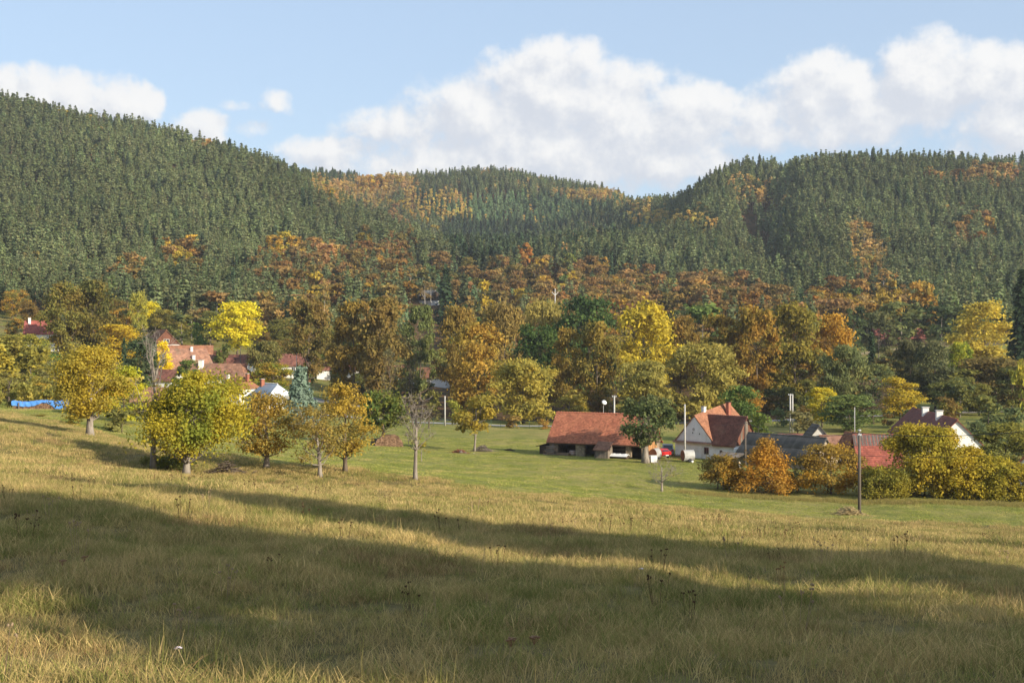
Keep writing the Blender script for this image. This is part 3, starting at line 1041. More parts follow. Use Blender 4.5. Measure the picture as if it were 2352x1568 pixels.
rest = {}
cand = {}
KINDN = dict(pine='pine_tree', ypine='pine_tree', spruce='spruce_tree', larch='larch_tree', birch='birch_tree', beech='beech_tree', orange='beech_tree',
             maple='maple_tree', olive='broadleaf_tree', green='broadleaf_tree', shrub='shrub', yshrub='shrub')
for si, nm in enumerate(names):
    if SP[nm] is None:
        continue
    s_ = SP[nm]
    ii = np.nonzero(spec == si)[0]
    if not len(ii):
        continue
    h = rng.uniform(*s_['h'], len(ii))
    stand = np.sin(gx[ii] * .045 + 2 * np.sin(gy[ii] * .021)) * np.sin(gy[ii] * .05 + gx[ii] * .013)      # patches of older and younger trees
    h = h * (1 + .16 * stand)
    wd = h * s_['w'] * rng.uniform(.8, 1.3, len(ii))
    br = np.clip(1 + rng.normal(0, s_['j'], (len(ii), 1)), .5, 1.6) * (1 + .12 * np.sin(gx[ii] * .03 + 1.7 * np.sin(gy[ii] * .017) + 1))[:, None]
    hue = 1 + rng.normal(0, .035 if 'pine' in nm else .06, (len(ii), 3))
    t1, t2 = np.array(s_['t']) * br * hue, np.array(s_['t2']) * br * hue
    if nm == 'beech':
        mixg = rng.uniform(size=(len(ii), 1)) < .22
        t2 = np.where(mixg, np.array((.16, .13, .04)), t2)
    for q, i in enumerate(ii):
        cand.setdefault(KINDN[nm], []).append((h[q] / gy[i], nm, gx[i], gy[i], gzz[i], h[q], wd[q], t1[q], t2[q], sx[i]))


MARKS = [(60, 'the far left red-roofed house'), (185, 'the pair of tall oaks'), (270, 'the golden tree'), (335, 'the small bright yellow maple'), (440, 'the village roofs'),
         (545, 'the large yellow maple'), (640, 'the long low house'), (710, 'the forked brown oak'), (810, 'the big brown oaks'), (890, 'the tallest brown oak'),
         (965, 'the slim alder'), (1000, 'the wooden chalet'), (1060, 'the orange oak'), (1150, 'the tan-brown tree'), (1230, 'the pale olive willow'), (1300, 'the slender oak'),
         (1355, 'the big dark green tree'), (1475, 'the golden-yellow maple'), (1560, 'the round rust oak'), (1640, 'the fresh green tree'), (1735, 'the rust-orange oak'),
         (1825, 'the tall olive-green tree'), (1916, 'the orange maple'), (2000, 'the right field'), (2070, 'the grey-green round tree'), (2140, 'the far red roof'),
         (2200, 'the narrow maple'), (2262, 'the large golden willow'), (2340, 'the right edge spruce')]


def hill_label(kind, x, nm, y):
    side = 'left hillside' if x < 960 else ('middle ridge' if x < 1640 else 'right hillside')
    mark = min(MARKS, key=lambda q: abs(q[0] - x))[1]
    tier = 'directly above' if y > 640 else ('a little above' if y > 590 else ('well above' if y > 520 else 'high above'))
    base = {'pine_tree': 'grey-green pine' if nm == 'pine' else 'young bushy pine', 'spruce_tree': 'dark narrow spruce', 'larch_tree': 'yellow narrow larch',
            'birch_tree': 'tan airy birch', 'beech_tree': 'rust-brown round tree' if nm == 'beech' else 'orange round tree', 'maple_tree': 'yellow round tree',
            'broadleaf_tree': 'olive round tree' if nm == 'olive' else 'green round tree', 'shrub': 'yellow bush' if nm == 'yshrub' else 'brown bush'}[kind]
    return '%s on the %s %s %s' % (base, side, tier, mark), 'trees on the ' + side


LIMIT = {'pine_tree': 296, 'spruce_tree': 280, 'larch_tree': 280, 'birch_tree': 280, 'beech_tree': 290, 'maple_tree': 270, 'broadleaf_tree': 90, 'shrub': 200}
for kind, lst in cand.items():
    lst.sort(key=lambda q: -q[0])
    inview = 0
    for q in lst:
        if inview < LIMIT[kind] and -10 < q[9] < 2362:
            inview += 1
            lb, gr = hill_label(kind, q[9], q[1], CY - FPX * q[4] / q[3])
            fs = FORMS[SP[q[1]]['form']]
            fm_ = fs[inview % len(fs)]
            r = thing(kind, lb, 'bush' if kind == 'shrub' else 'tree', (q[2], q[3], q[4] - .3), inview * 2.4, gr.replace('trees', kind.replace('_', ' ') + 's'))
            r.scale = (q[6] / fm_['W'], q[6] / fm_['W'], q[5] / fm_['H'])
            link('trunk', fm_['trunk'], r)
            c = link('crown', fm_['crown'], r)
            c['tint'] = [float(v) for v in q[7]]
            c['tint2'] = [float(v) for v in q[8]]
        else:
            rest.setdefault(kind, []).append(q)
for kind, lst in rest.items():
    forms = sorted({SP[q[1]]['form'] for q in lst})
    base, protos = {}, []
    for f in forms:
        base[f] = len(protos)
        protos += [d_['both'] for d_ in FORMS[f]]
    n_ = len(lst)
    pts = np.array([(q[2], q[3], q[4] - .3) for q in lst])
    idx = np.array([base[SP[q[1]]['form']] + (i * 7) % len(FORMS[SP[q[1]]['form']]) for i, q in enumerate(lst)])
    scl = np.array([(q[6] / FORMS[SP[q[1]]['form']][0]['W'],) * 2 + (q[5] / FORMS[SP[q[1]]['form']][0]['H'],) for q in lst])
    rot = np.zeros((n_, 3))
    rot[:, 2] = rng.uniform(0, 6.28, n_)
    rot[:, :2] = rng.normal(0, .03, (n_, 2))
    scatter({'pine_tree': 'pine_forest', 'spruce_tree': 'spruce_forest', 'larch_tree': 'larch_wood', 'birch_tree': 'birch_wood', 'beech_tree': 'beech_wood',
             'maple_tree': 'maple_wood', 'broadleaf_tree': 'mixed_wood', 'shrub': 'hillside_shrubbery'}[kind],
            pts, scl, rot, idx, np.array([q[7] for q in lst]), np.array([q[8] for q in lst]), protos,
            'far mass of %ss covering the hills' % kind.replace('_', ' '))
print('hill trees', {k_: len(v) for k_, v in cand.items()})

# ------------------------------------------------------------------ trees of the valley, each where it stands
YB, GO, OR, RU, BR, OL, WI, GR, DG, GG = ((.50, .37, .025), (.36, .235, .03), (.32, .165, .03), (.20, .105, .03), (.165, .10, .033), (.145, .125, .034),
                                          (.27, .20, .05), (.075, .105, .028), (.034, .052, .02), (.095, .105, .048))
TREES = [  # form, kind name, x, top y, width px, Y, tint, tint2, label
    ('egg', 'oak_tree', 152, 645, 95, 322, (.16, .105, .03), OL, 'tall olive-brown oak beside the red-roofed house at far left'),
    ('egg', 'oak_tree', 214, 642, 100, 330, (.085, .082, .027), (.14, .10, .03), 'tall dark green-brown oak behind the golden tree'),
    ('round', 'maple_tree', 331, 690, 60, 425, YB, (.46, .37, .03), 'small bright yellow maple beside the orange gabled house'),
    ('egg', 'broadleaf_tree', 318, 668, 40, 395, (.25, .22, .05), (.3, .24, .05), 'pale yellow slender tree behind the small bright yellow maple'),
    ('dome', 'maple_tree', 262, 743, 118, 345, (.44, .29, .025), (.38, .25, .03), 'broad golden-yellow tree in front of the dark oak'),
    ('round', 'maple_tree', 545, 693, 98, 380, YB, (.44, .36, .03), 'large bright yellow maple behind the village roofs'),
    ('egg', 'pine_tree', 322, 772, 84, 262, (.05, .068, .035), (.075, .085, .04), 'dark bushy pine in front of the golden tree'),
    ('column', 'maple_tree', 375, 783, 36, 300, (.62, .45, .02), (.55, .38, .02), 'small brilliant yellow tree against the brown village roof'),
    ('willow', 'broadleaf_tree', 606, 783, 80, 300, (.12, .11, .04), (.17, .13, .045), 'olive tree behind the white metal-roofed house'),
    ('dome', 'broadleaf_tree', 628, 832, 92, 282, (.17, .18, .03), (.30, .17, .03), 'green and orange bushy tree beside the grey metal roof'),
    ('round', 'oak_tree', 708, 688, 92, 318, BR, (.13, .105, .033), 'brown oak with forked trunk behind the blue spruce'),
    ('dome', 'oak_tree', 812, 692, 110, 292, (.16, .10, .028), (.20, .125, .03), 'left half of the big brown oaks left of the stream'),
    ('egg', 'oak_tree', 880, 682, 108, 286, (.175, .108, .036), (.14, .10, .032), 'right and tallest of the big brown oaks left of the stream'),
    ('column', 'alder_tree', 965, 700, 74, 312, (.10, .11, .042), (.135, .13, .045), 'slim grey-green alder between the brown oaks and the orange oak'),
    ('thin', 'broadleaf_tree', 940, 770, 60, 285, (.12, .105, .05), (.15, .12, .06), 'nearly bare grey tree beside the slim alder'),
    ('thin', 'broadleaf_tree', 896, 800, 50, 262, (.12, .10, .05), (.15, .12, .06), 'nearly bare pale-limbed tree under the tallest brown oak'),
    ('egg', 'oak_tree', 1052, 700, 86, 296, (.22, .13, .036), (.17, .115, .034), 'rust-brown oak behind the orange oak'),
    ('dome', 'oak_tree', 1098, 738, 118, 276, (.31, .17, .035), (.24, .16, .035), 'orange-brown oak behind the small crooked orchard tree'),
    ('willow', 'broadleaf_tree', 1158, 698, 112, 330, (.20, .13, .046), (.24, .16, .05), 'tan-brown tree behind the orange-brown oak'),
    ('willow', 'willow_tree', 1202, 824, 142, 254, (.31, .22, .045), (.235, .19, .05), 'golden willow left of the red-tiled barn'),
    ('round', 'oak_tree', 1240, 742, 98, 300, (.040, .064, .021), (.065, .085, .026), 'dark green oak behind the golden willow'),
    ('willow', 'willow_tree', 1245, 692, 104, 345, (.25, .19, .06), (.29, .21, .06), 'pale olive-gold willow behind the dark green oak'),
    ('dome', 'oak_tree', 1352, 678, 136, 330, (.040, .062, .024), (.075, .10, .032), 'large dark green broad tree in the middle of the valley'),
    ('egg', 'maple_tree', 1478, 690, 138, 288, (.40, .285, .03), (.31, .22, .032), 'tall golden-yellow maple behind the barn'),
    ('column', 'oak_tree', 1302, 752, 74, 280, (.25, .15, .035), (.19, .13, .033), 'slender orange-brown oak right of the golden willow'),
    ('egg', 'oak_tree', 1372, 738, 92, 276, (.22, .14, .032), (.12, .10, .03), 'brown-gold oak behind the left half of the barn'),
    ('willow', 'willow_tree', 1478, 828, 118, 248, (.25, .19, .05), (.20, .165, .05), 'olive-gold willow behind the right half of the barn'),
    ('willow', 'willow_tree', 1612, 790, 164, 256, (.23, .18, .05), (.27, .195, .05), 'large olive-gold willow behind the farmhouse'),
    ('round', 'oak_tree', 1563, 728, 80, 312, (.20, .11, .03), (.16, .105, .03), 'rust-brown round oak right of the golden-yellow maple'),
    ('dome', 'oak_tree', 1655, 722, 112, 290, (.22, .125, .028), (.16, .12, .03), 'rust and olive oak above the large willow'),
    ('egg', 'oak_tree', 1738, 700, 100, 286, (.27, .14, .03), (.19, .13, .03), 'tall rust-orange oak above the farmhouse chimney'),
    ('egg', 'broadleaf_tree', 1826, 690, 116, 288, (.15, .125, .03), (.19, .135, .03), 'tall olive-green tree between two orange oaks'),
    ('egg', 'maple_tree', 1916, 720, 88, 300, (.36, .185, .03), (.30, .16, .03), 'tall orange maple with bare dark trunk in the right half'),
    ('willow', 'broadleaf_tree', 1938, 792, 104, 268, (.12, .125, .055), (.15, .14, .055), 'grey-green tree in front of the tall orange maple'),
    ('far_broad', 'broadleaf_tree', 1612, 700, 110, 390, (.095, .125, .034), (.12, .14, .04), 'fresh green tree behind the rust oaks'),
    ('dome', 'walnut_tree', 1700, 884, 92, 206, (.075, .105, .03), (.10, .125, .036), 'green spreading tree directly behind the farmhouse roof'),
    ('shrub', 'shrub', 1742, 948, 56, 200, (.09, .11, .03), (.2, .18, .03), 'green and yellow bush right of the farmhouse roof'),
    ('round', 'maple_tree', 1888, 890, 66, 236, (.42, .30, .025), (.3, .24, .03), 'small yellow tree right of the double concrete pole'),
    ('dome', 'plum_tree', 1952, 905, 116, 226, (.10, .125, .045), (.13, .14, .045), 'grey-green spreading tree left of the brown-roofed house'),
    ('thin', 'broadleaf_tree', 2005, 868, 100, 240, (.12, .075, .055), (.14, .085, .05), 'bare purple-brown tree behind the brown-roofed house'),
    ('dome', 'maple_tree', 2068, 866, 96, 244, (.38, .25, .028), (.28, .2, .03), 'yellow tree above the ridge of the brown-roofed house'),
    ('egg', 'alder_tree', 2090, 778, 74, 274, (.085, .080, .042), (.10, .085, .04), 'grey-brown alder at left of the dark pair in the right half'),
    ('egg', 'alder_tree', 2148, 780, 84, 268, (.085, .085, .045), (.105, .095, .045), 'grey-brown alder at right of the dark pair in the right half'),
    ('column', 'maple_tree', 2206, 785, 56, 276, (.33, .28, .03), (.15, .17, .03), 'narrow yellow-green maple right of the grey-brown alders'),
    ('dome', 'willow_tree', 2262, 690, 132, 345, (.42, .29, .045), (.33, .24, .05), 'large golden willow near the right edge above the fields'),
    ('willow', 'willow_tree', 2288, 822, 168, 268, (.20, .13, .045), (.15, .115, .045), 'brown-orange willow at the right edge'),
    ('far_broad', 'broadleaf_tree', 1962, 706, 50, 410, (.06, .075, .035), (.07, .08, .035), 'small dark green tree left of the dark row above the right field'),
    ('far_broad', 'broadleaf_tree', 2018, 715, 62, 392, (.085, .085, .04), (.10, .09, .04), 'olive-grey tree standing in the right field'),
    ('far_broad', 'broadleaf_tree', 2070, 692, 90, 425, (.10, .11, .05), (.14, .13, .045), 'grey-green round tree above the right field'),
    ('far_broad', 'broadleaf_tree', 2162, 702, 60, 420, (.05, .065, .032), (.065, .075, .035), 'dark green tree between the grey-green round tree and the golden willow'),
    ('far_broad', 'beech_tree', 2042, 640, 62, 440, (.29, .19, .04), (.22, .14, .04), 'golden-brown tree at the foot of the right hill'),
    ('far_broad', 'beech_tree', 2110, 645, 70, 445, (.29, .15, .035), (.24, .16, .04), 'orange-brown tree at the foot of the right hill'),
    ('spruce', 'spruce_tree', 2348, 625, 74, 320, (.022, .032, .018), (.03, .04, .02), 'tall dark spruce cut by the right edge'),
    ('spruce', 'spruce_tree', 2002, 765, 36, 330, (.025, .036, .02), (.03, .042, .022), 'small dark spruce at the edge of the right field'),
    ('dome', 'apple_tree', 2310, 968, 120, 158, (.14, .125, .035), (.19, .155, .035), 'olive fruit tree right of the white gable'),
    ('shrub', 'shrub', 2345, 830, 60, 240, (.3, .23, .035), (.2, .18, .035), 'yellow-green bush below the brown-orange willow at the right edge'),
    ('spruce', 'spruce_tree', 1024, 610, 46, 545, (.028, .042, .022), (.038, .052, .026), 'dark spruce right of the wooden chalet'),
    ('spruce', 'spruce_tree', 1066, 628, 44, 545, (.05, .058, .03), (.062, .065, .034), 'faded green spruce next to the dark chalet spruce'),
    ('birch', 'birch_tree', 942, 612, 34, 596, (.22, .15, .06), (.25, .16, .06), 'white-trunked birch left of the wooden chalet'),
    ('birch', 'birch_tree', 976, 632, 26, 590, (.22, .14, .06), (.25, .16, .06), 'left of the two white birches in front of the chalet'),
    ('birch', 'birch_tree', 989, 634, 26, 591, (.22, .14, .06), (.25, .16, .06), 'right of the two white birches in front of the chalet'),
    ('birch', 'birch_tree', 745, 640, 30, 430, (.24, .15, .06), (.26, .17, .06), 'white-trunked birch above the brown oak'),
    ('birch', 'birch_tree', 688, 648, 30, 440, (.3, .2, .06), (.27, .18, .06), 'yellowish birch above the village'),
    ('birch', 'birch_tree', 440, 690, 26, 420, (.18, .13, .06), (.2, .14, .06), 'bare birch with white trunk above the village roofs'),
    ('far_broad', 'maple_tree', 1031, 580, 30, 745, (.40, .28, .035), (.33, .24, .04), 'small yellow tree in front of the dark spruces'),
    ('far_broad', 'maple_tree', 1115, 645, 42, 560, (.40, .26, .03), (.33, .22, .035), 'yellow-orange tree on the slope right of the spruces'),
    ('far_broad', 'beech_tree', 1212, 557, 44, 690, (.34, .13, .035), (.27, .13, .035), 'bright rust-red tree below the dark spruce stand'),
    ('far_broad', 'broadleaf_tree', 1300, 580, 44, 660, (.13, .135, .04), (.15, .14, .045), 'light green tree among rust-brown beeches'),
    ('spruce', 'spruce_tree', 285, 778, 26, 275, (.03, .044, .026), (.04, .052, .03), 'small dark spruce in front of the golden tree'),
    ('blue_spruce', 'spruce_tree', 690, 843, 88, 222, (.105, .135, .105), (.15, .175, .145), 'blue-grey spruce right of the white metal-roofed house'),
    ('dome', 'walnut_tree', 432, 826, 62, 268, (.085, .11, .032), (.12, .13, .035), 'green fruit tree in front of the village roofs'),
    ('shrub', 'shrub', 510, 790, 44, 330, (.085, .095, .03), (.12, .11, .035), 'green bush against the long brown roof'),
    ('shrub', 'shrub', 452, 742, 36, 390, (.09, .12, .03), (.1, .12, .03), 'round green bush behind the village sheds'),
    ('shrub', 'shrub', 112, 736, 40, 372, (.03, .05, .025), (.04, .06, .03), 'dark conifer bush left of the red-roofed house'),
    ('thin', 'broadleaf_tree', 130, 828, 120, 205, (.2, .165, .06), (.17, .15, .06), 'half bare olive tree above the blue tarpaulin'),
    ('round', 'broadleaf_tree', 70, 765, 80, 268, (.25, .19, .035), (.16, .155, .035), 'yellow-olive tree below the red-roofed house at far left'),
    ('round', 'broadleaf_tree', 8, 770, 110, 240, (.17, .15, .04), (.24, .18, .045), 'olive tree cut by the left edge'),
    ('shrub', 'shrub', 102, 880, 50, 196, (.34, .2, .035), (.24, .18, .04), 'orange-yellow bush behind the blue tarpaulin'),
    ('thin', 'broadleaf_tree', 20, 850, 110, 190, (.17, .14, .05), (.2, .15, .05), 'half bare bushy tree at the left edge of the lawn'),
    ('dome', 'broadleaf_tree', 285, 838, 92, 152, (.38, .31, .028), (.26, .24, .03), 'yellow-green tree right of the thick-trunked orchard tree'),
    ('shrub', 'shrub', 90, 952, 50, 148, (.25, .18, .045), (.2, .16, .045), 'low yellow bush in front of the blue tarpaulin'),
    ('shrub', 'shrub', 280, 935, 70, 138, (.16, .135, .045), (.12, .11, .04), 'low olive bush behind the orchard trees at left'),
    ('shrub', 'shrub', 180, 945, 70, 140, (.26, .19, .04), (.2, .16, .04), 'low yellow bush under the thick-trunked orchard tree'),
    ('thin', 'broadleaf_tree', 985, 925, 60, 232, (.22, .18, .05), (.2, .16, .05), 'thin olive tree left of the white concrete pole'),
    ('shrub', 'shrub', 1040, 920, 34, 250, (.2, .19, .035), (.24, .19, .04), 'slim yellow-green bush right of the white concrete pole'),
    ('shrub', 'shrub', 1180, 955, 40, 238, (.22, .13, .04), (.2, .12, .04), 'small reddish bush under the golden willow'),
    ('shrub', 'shrub', 1248, 962, 30, 238, (.3, .15, .035), (.22, .14, .04), 'small orange bush left of the barn roof'),
    ('shrub', 'shrub', 1832, 945, 78, 222, (.13, .105, .05), (.15, .12, .05), 'brownish bush below the double concrete pole'),
]
for (fm_, nm, x, yt, wpx, Y, t1, t2, lb) in TREES:
    X, _ = XY(x, Y)
    H = (CY - yt) * Y / FPX - gz(X, Y)
    plant(fm_, nm, X, Y, H + .15, wpx * Y / FPX * 1.18, t1, t2, lb, 'bush' if nm == 'shrub' else 'tree')

# undergrowth and smaller trees that fill the valley
FILL = [  # x range, Y range, count, height range, palette, place
    ((-60, 70), (205, 300), 14, (4, 9), (OL, WI, (.3, .22, .04)), 'left edge of the village'),
    ((60, 330), (215, 290), 14, (3, 6), (OL, GR, WI), 'gardens left of the village roofs'),
    ((0, 330), (350, 440), 20, (6, 11), (OL, BR, OR, GG), 'slope behind the village'),
    ((330, 760), (395, 445), 26, (6, 11), (OL, BR, GG, OL, WI), 'slope behind the village'),
    ((640, 790), (330, 390), 9, (5, 9), (OL, GR, BR), 'gardens behind the brown oak'),
    ((560, 680), (255, 290), 6, (3, 5), (OL, GG), 'gardens behind the white house'),
    ((760, 1240), (340, 445), 44, (7, 13), (OL, GG, BR, OL, WI, GR), 'thicket behind the stream'),
    ((1240, 1700), (350, 450), 44, (8, 13), (BR, OL, RU, GR, WI), 'thicket behind the park trees'),
    ((1700, 1960), (330, 450), 22, (8, 13), (BR, OL, RU, OR), 'thicket behind the park trees'),
    ((1960, 2360), (428, 450), 14, (8, 13), (GG, DG, GG, OL), 'dark row above the right field'),
    ((1980, 2360), (290, 330), 12, (4, 8), (OL, BR, GG), 'gardens below the field'),
    ((1290, 1760), (262, 300), 22, (3, 6), (BR, OL, RU, GO), 'undergrowth between the park trees'),
    ((760, 1120), (268, 300), 12, (2.5, 5), (OL, BR, GR), 'undergrowth along the stream'),
    ((1760, 2000), (240, 285), 14, (3, 6), (OL, BR, GG), 'gardens behind the grey barn'),
    ((2150, 2420), (185, 245), 9, (3, 6), (OL, BR, GG), 'gardens right of the white gable'),
    ((-90, 210), (176, 222), 24, (2.5, 5.5), (OL, WI, (.3, .22, .04), OL), 'thicket behind the blue tarpaulin'),
    ((1960, 2380), (248, 345), 34, (5, 10), (OL, BR, GG, GG, OL), 'trees below the right field'),
    ((1700, 1990), (262, 330), 20, (5, 10), (OL, BR, GG, OL, OR), 'trees behind the grey barn'),
    ((1060, 1760), (262, 305), 26, (3, 7), (BR, OL, RU, GO, WI), 'undergrowth of the park'),
    ((1960, 2330), (205, 245), 8, (2.5, 4.5), (OL, BR, GG), 'gardens behind the white gable'),
    ((770, 1010), (300, 335), 14, (4, 8), (OL, GG, BR, GR), 'gardens behind the stream'),
    ((330, 420), (215, 250), 5, (3, 5), (OL, GR), 'gardens before the village'),
]
frng = random.Random(11)
CNAME = {id(OL): 'olive', id(BR): 'brown', id(OR): 'orange', id(GG): 'grey-green', id(WI): 'olive-gold', id(GR): 'green', id(DG): 'dark green', id(RU): 'rust', id(GO): 'golden'}
for (xa, xb), (ya, yb), n_, (ha, hb), pal, place in FILL:
    for i in range(n_):
        Y = frng.uniform(ya, yb)
        x = frng.uniform(xa, xb)
        if 955 < x < 1020 and 430 < Y < 560:
            continue
        X, _ = XY(x, Y)
        h = frng.uniform(ha, hb)
        if 925 < x < 1035 and Y > 330:
            h = min(h, 6.0)
        if 690 < x < 850 and 255 < Y < 300:
            continue
        c1, c2 = frng.choice(pal), frng.choice(pal)
        kk = frng.uniform(.8, 1.2)
        fm_ = 'shrub' if h < 6.2 else frng.choice(['far_broad', 'far_broad', 'round', 'egg'])
        plant(fm_, 'shrub' if h < 6.2 else 'broadleaf_tree', X, Y, h, h * frng.uniform(.75, 1.15), [v * kk for v in c1], [v * kk for v in c2],
              '%s %s in the %s near %s' % (CNAME.get(id(c1), 'yellow'), 'bush' if h < 6.2 else 'tree', place, min(MARKS, key=lambda q: abs(q[0] - x))[1]), 'bush' if h < 6.2 else 'tree',
              ('bushes' if h < 6.2 else 'trees') + ' in the ' + place)

# ------------------------------------------------------------------ orchard trees and near shrubs, each with its own form
def own_tree(name, label, x, Y, ytop, wpx, tint, tint2, seed, cb, shape='dome', cat='tree', bark=None, leafn=(24, 13, 14), size=.30, trunk=.2, lean=0., limbs=14, open_=.15, twigs=2, group=None, **kw):
    X, _ = XY(x, Y)
    g = gz(X, Y)
    H = (CY - ytop) * Y / FPX - g
    Wd = wpx * Y / FPX * 1.14
    wood, crown = tree_shape(seed, H, Wd, cb, shape, leafn[0], leafn[1], leafn[2], size, trunk, lean, limbs, open_=open_, twigs=twigs, lobe_r=kw.pop('lobe_r', .30), **kw)
    r = thing(name, label, cat, (X, Y, g), 0, group)
    link('trunk', wood_mesh('trunk', wood, bark or BARK_PALE), r)
    c = link('crown', crown_mesh('crown', crown, LEAF), r)
    c['tint'], c['tint2'] = tint, tint2
    return r


OG = 'orchard trees along the meadow edge'
own_tree('apple_tree', 'yellow orchard tree with thick pale trunk at far left', 207, 119, 792, 165, (.38, .28, .035), (.27, .22, .04), 11, .20, 'egg', trunk=.36, leafn=(52, 20, 18), size=.175, open_=.28, group=OG)
own_tree('pear_tree', 'sparse tall orchard tree with bare forked top', 352, 95, 745, 105, (.18, .15, .045), (.24, .18, .05), 12, .30, 'column', trunk=.22, leafn=(24, 7, 7), open_=.45, limbs=24, twigs=6, size=.2, bare_top=.42, group=OG, lean=-.01)
own_tree('pear_tree', 'largest yellow-green orchard tree with leaning trunk', 427, 93, 850, 212, (.35, .28, .03), (.18, .205, .034), 13, .13, 'egg', trunk=.27, leafn=(46, 26, 26), size=.155, open_=.32, lobe_r=.36, lean=.22, limbs=20, group=OG, aspect=1.5)
own_tree('apple_tree', 'brown-gold orchard tree right of the largest one', 612, 100, 898, 150, (.30, .20, .04), (.20, .165, .04), 14, .17, 'dome', trunk=.22, leafn=(44, 16, 15), size=.145, open_=.32, lean=.03, group=OG, twigs=3)
own_tree('apple_tree', 'thin orchard tree with bent trunk below the blue spruce', 735, 97, 930, 128, (.27, .20, .05), (.2, .17, .05), 15, .20, 'dome', trunk=.17, leafn=(36, 13, 11), size=.135, open_=.4, lean=-.06, limbs=18, twigs=4, group=OG)
own_tree('apple_tree', 'golden orchard tree with straight brown trunk', 793, 100, 880, 136, (.35, .24, .04), (.25, .20, .05), 16, .17, 'egg', trunk=.18, bark=BARK, leafn=(44, 15, 14), size=.145, open_=.28, twigs=4, limbs=18, group=OG)
own_tree('cherry_tree', 'green tree standing beside the firewood stack', 880, 186, 898, 112, (.085, .12, .03), (.15, .155, .032), 17, .30, 'dome', trunk=.2, bark=BARK, leafn=(24, 13, 13), size=.4, group=OG)
own_tree('plum_tree', 'bare grey fruit tree with twisted trunk and few leaves', 954, 100, 902, 92, (.2, .175, .06), (.16, .15, .06), 18, .42, 'dome', trunk=.17, leafn=(18, 5, 4), size=.16, open_=.55, limbs=18, twigs=10, lean=-.01, group=OG)
own_tree('apple_tree', 'small crooked golden fruit tree near the road', 1090, 183, 905, 90, (.30, .22, .035), (.19, .165, .035), 19, .34, 'dome', trunk=.16, leafn=(20, 11, 11), size=.36, lean=.06, group=OG)
own_tree('apple_tree', 'small bare sapling on the lawn below the farmhouse', 1520, 135, 1052, 82, (.30, .23, .05), (.22, .19, .06), 20, .30, 'dome', trunk=.13, leafn=(12, 2, 2), size=.16, open_=.6, limbs=12, twigs=9)
own_tree('walnut_tree', 'green tree with thick gnarled trunk at the barn corner', 1482, 169, 908, 128, (.085, .11, .04), (.13, .145, .055), 21, .28, 'egg', trunk=.5, leafn=(28, 14, 14), size=.34, open_=.15, lean=.02)
own_tree('apple_tree', 'slim yellow sapling on the lawn behind the bare fruit tree', 968, 150, 1000, 40, (.32, .25, .04), (.2, .18, .04), 22, .3, 'dome', trunk=.05, leafn=(8, 5, 5), size=.22, open_=.4, limbs=6)
own_tree('shrub', 'low olive bramble bush at the foot of the sparse tall tree', 385, 97, 1046, 120, (.13, .14, .035), (.17, .15, .04), 23, .02, 'dome', 'bush', trunk=.03, leafn=(22, 10, 9), size=.18, open_=.3, limbs=8)
own_tree('shrub', 'brown-gold bush at the left end of the hedge', 1662, 140, 1044, 100, (.34, .20, .03), (.17, .13, .035), 24, .0, 'dome', 'bush', BARK, leafn=(36, 15, 14), size=.18, trunk=.12, stems=3, open_=.2, twigs=4, limbs=14)
own_tree('shrub', 'bright orange bush with a pointed top in the hedge', 1758, 138, 1002, 164, (.38, .20, .03), (.29, .17, .035), 25, .0, 'cone', 'bush', BARK, leafn=(50, 15, 14), size=.19, lobe_r=.24, trunk=.09, stems=3, open_=.18, twigs=4)
own_tree('shrub', 'orange-gold bush left of the wooden power pole', 1908, 137, 1020, 152, (.38, .23, .032), (.24, .17, .04), 26, .0, 'egg', 'bush', BARK, leafn=(46, 15, 14), size=.19, lobe_r=.25, trunk=.09, stems=3, open_=.2, twigs=4)
own_tree('hazel_bush', 'huge yellow-green hazel bush right of the wooden power pole', 2124, 136, 976, 184, (.37, .275, .032), (.25, .215, .03), 27, .0, 'dome', 'bush', BARK, leafn=(60, 22, 22), size=.20, trunk=.14, stems=4, open_=.1, limbs=24, lobe_r=.26)
own_tree('hazel_bush', 'dark green lower bush just right of the wooden power pole', 2022, 133, 1070, 116, (.16, .15, .03), (.24, .20, .03), 28, .0, 'dome', 'bush', BARK, leafn=(36, 16, 16), size=.19, trunk=.08, stems=3, open_=.1)
own_tree('hazel_bush', 'yellow-green bush at the right edge of the hedge', 2320, 132, 1062, 130, (.31, .24, .03), (.21, .19, .03), 29, .0, 'dome', 'bush', BARK, leafn=(40, 16, 17), size=.19, trunk=.1, stems=3, open_=.1)
own_tree('hazel_bush', 'small rounded hazel bush between the hazel shoulder and the right edge bush', 2268, 133, 1046, 110, (.33, .26, .03), (.22, .20, .03), 32, .0, 'dome', 'bush', BARK, leafn=(36, 16, 17), size=.19, trunk=.1, stems=3, open_=.08)
own_tree('hazel_bush', 'yellow-green lower right shoulder of the hazel hedge below the white gable', 2216, 134, 1022, 150, (.37, .28, .032), (.25, .215, .03), 31, .0, 'dome', 'bush', BARK, leafn=(46, 18, 18), size=.19, trunk=.1, stems=3, open_=.08)
own_tree('shrub', 'grey twiggy bush between the orange bushes', 1835, 139, 1046, 84, (.15, .14, .05), (.22, .17, .05), 30, .0, 'dome', 'bush', BARK, leafn=(16, 9, 9), size=.22, trunk=.06, stems=3, open_=.35, twigs=5)

# tall trees on the slope right of the viewpoint, whose long shadows cross the meadow
srng = random.Random(3)
SHADE = [(45, 31, 9.5), (56, 30, 15), (62, 47, 16), (72, 66, 14), (76, 80, 13), (86, 104, 12), (92, 92, 15), (80, 58, 16)]


def ray_hit(x, y):
    """ground point seen at survey pixel x, y"""
    for Y in np.arange(6, 140, .5):
        if gz((x - CX) * Y / FPX, Y) >= (CY - y) * Y / FPX:
            return (x - CX) * Y / FPX, Y
    return (x - CX) * .02, 60.0


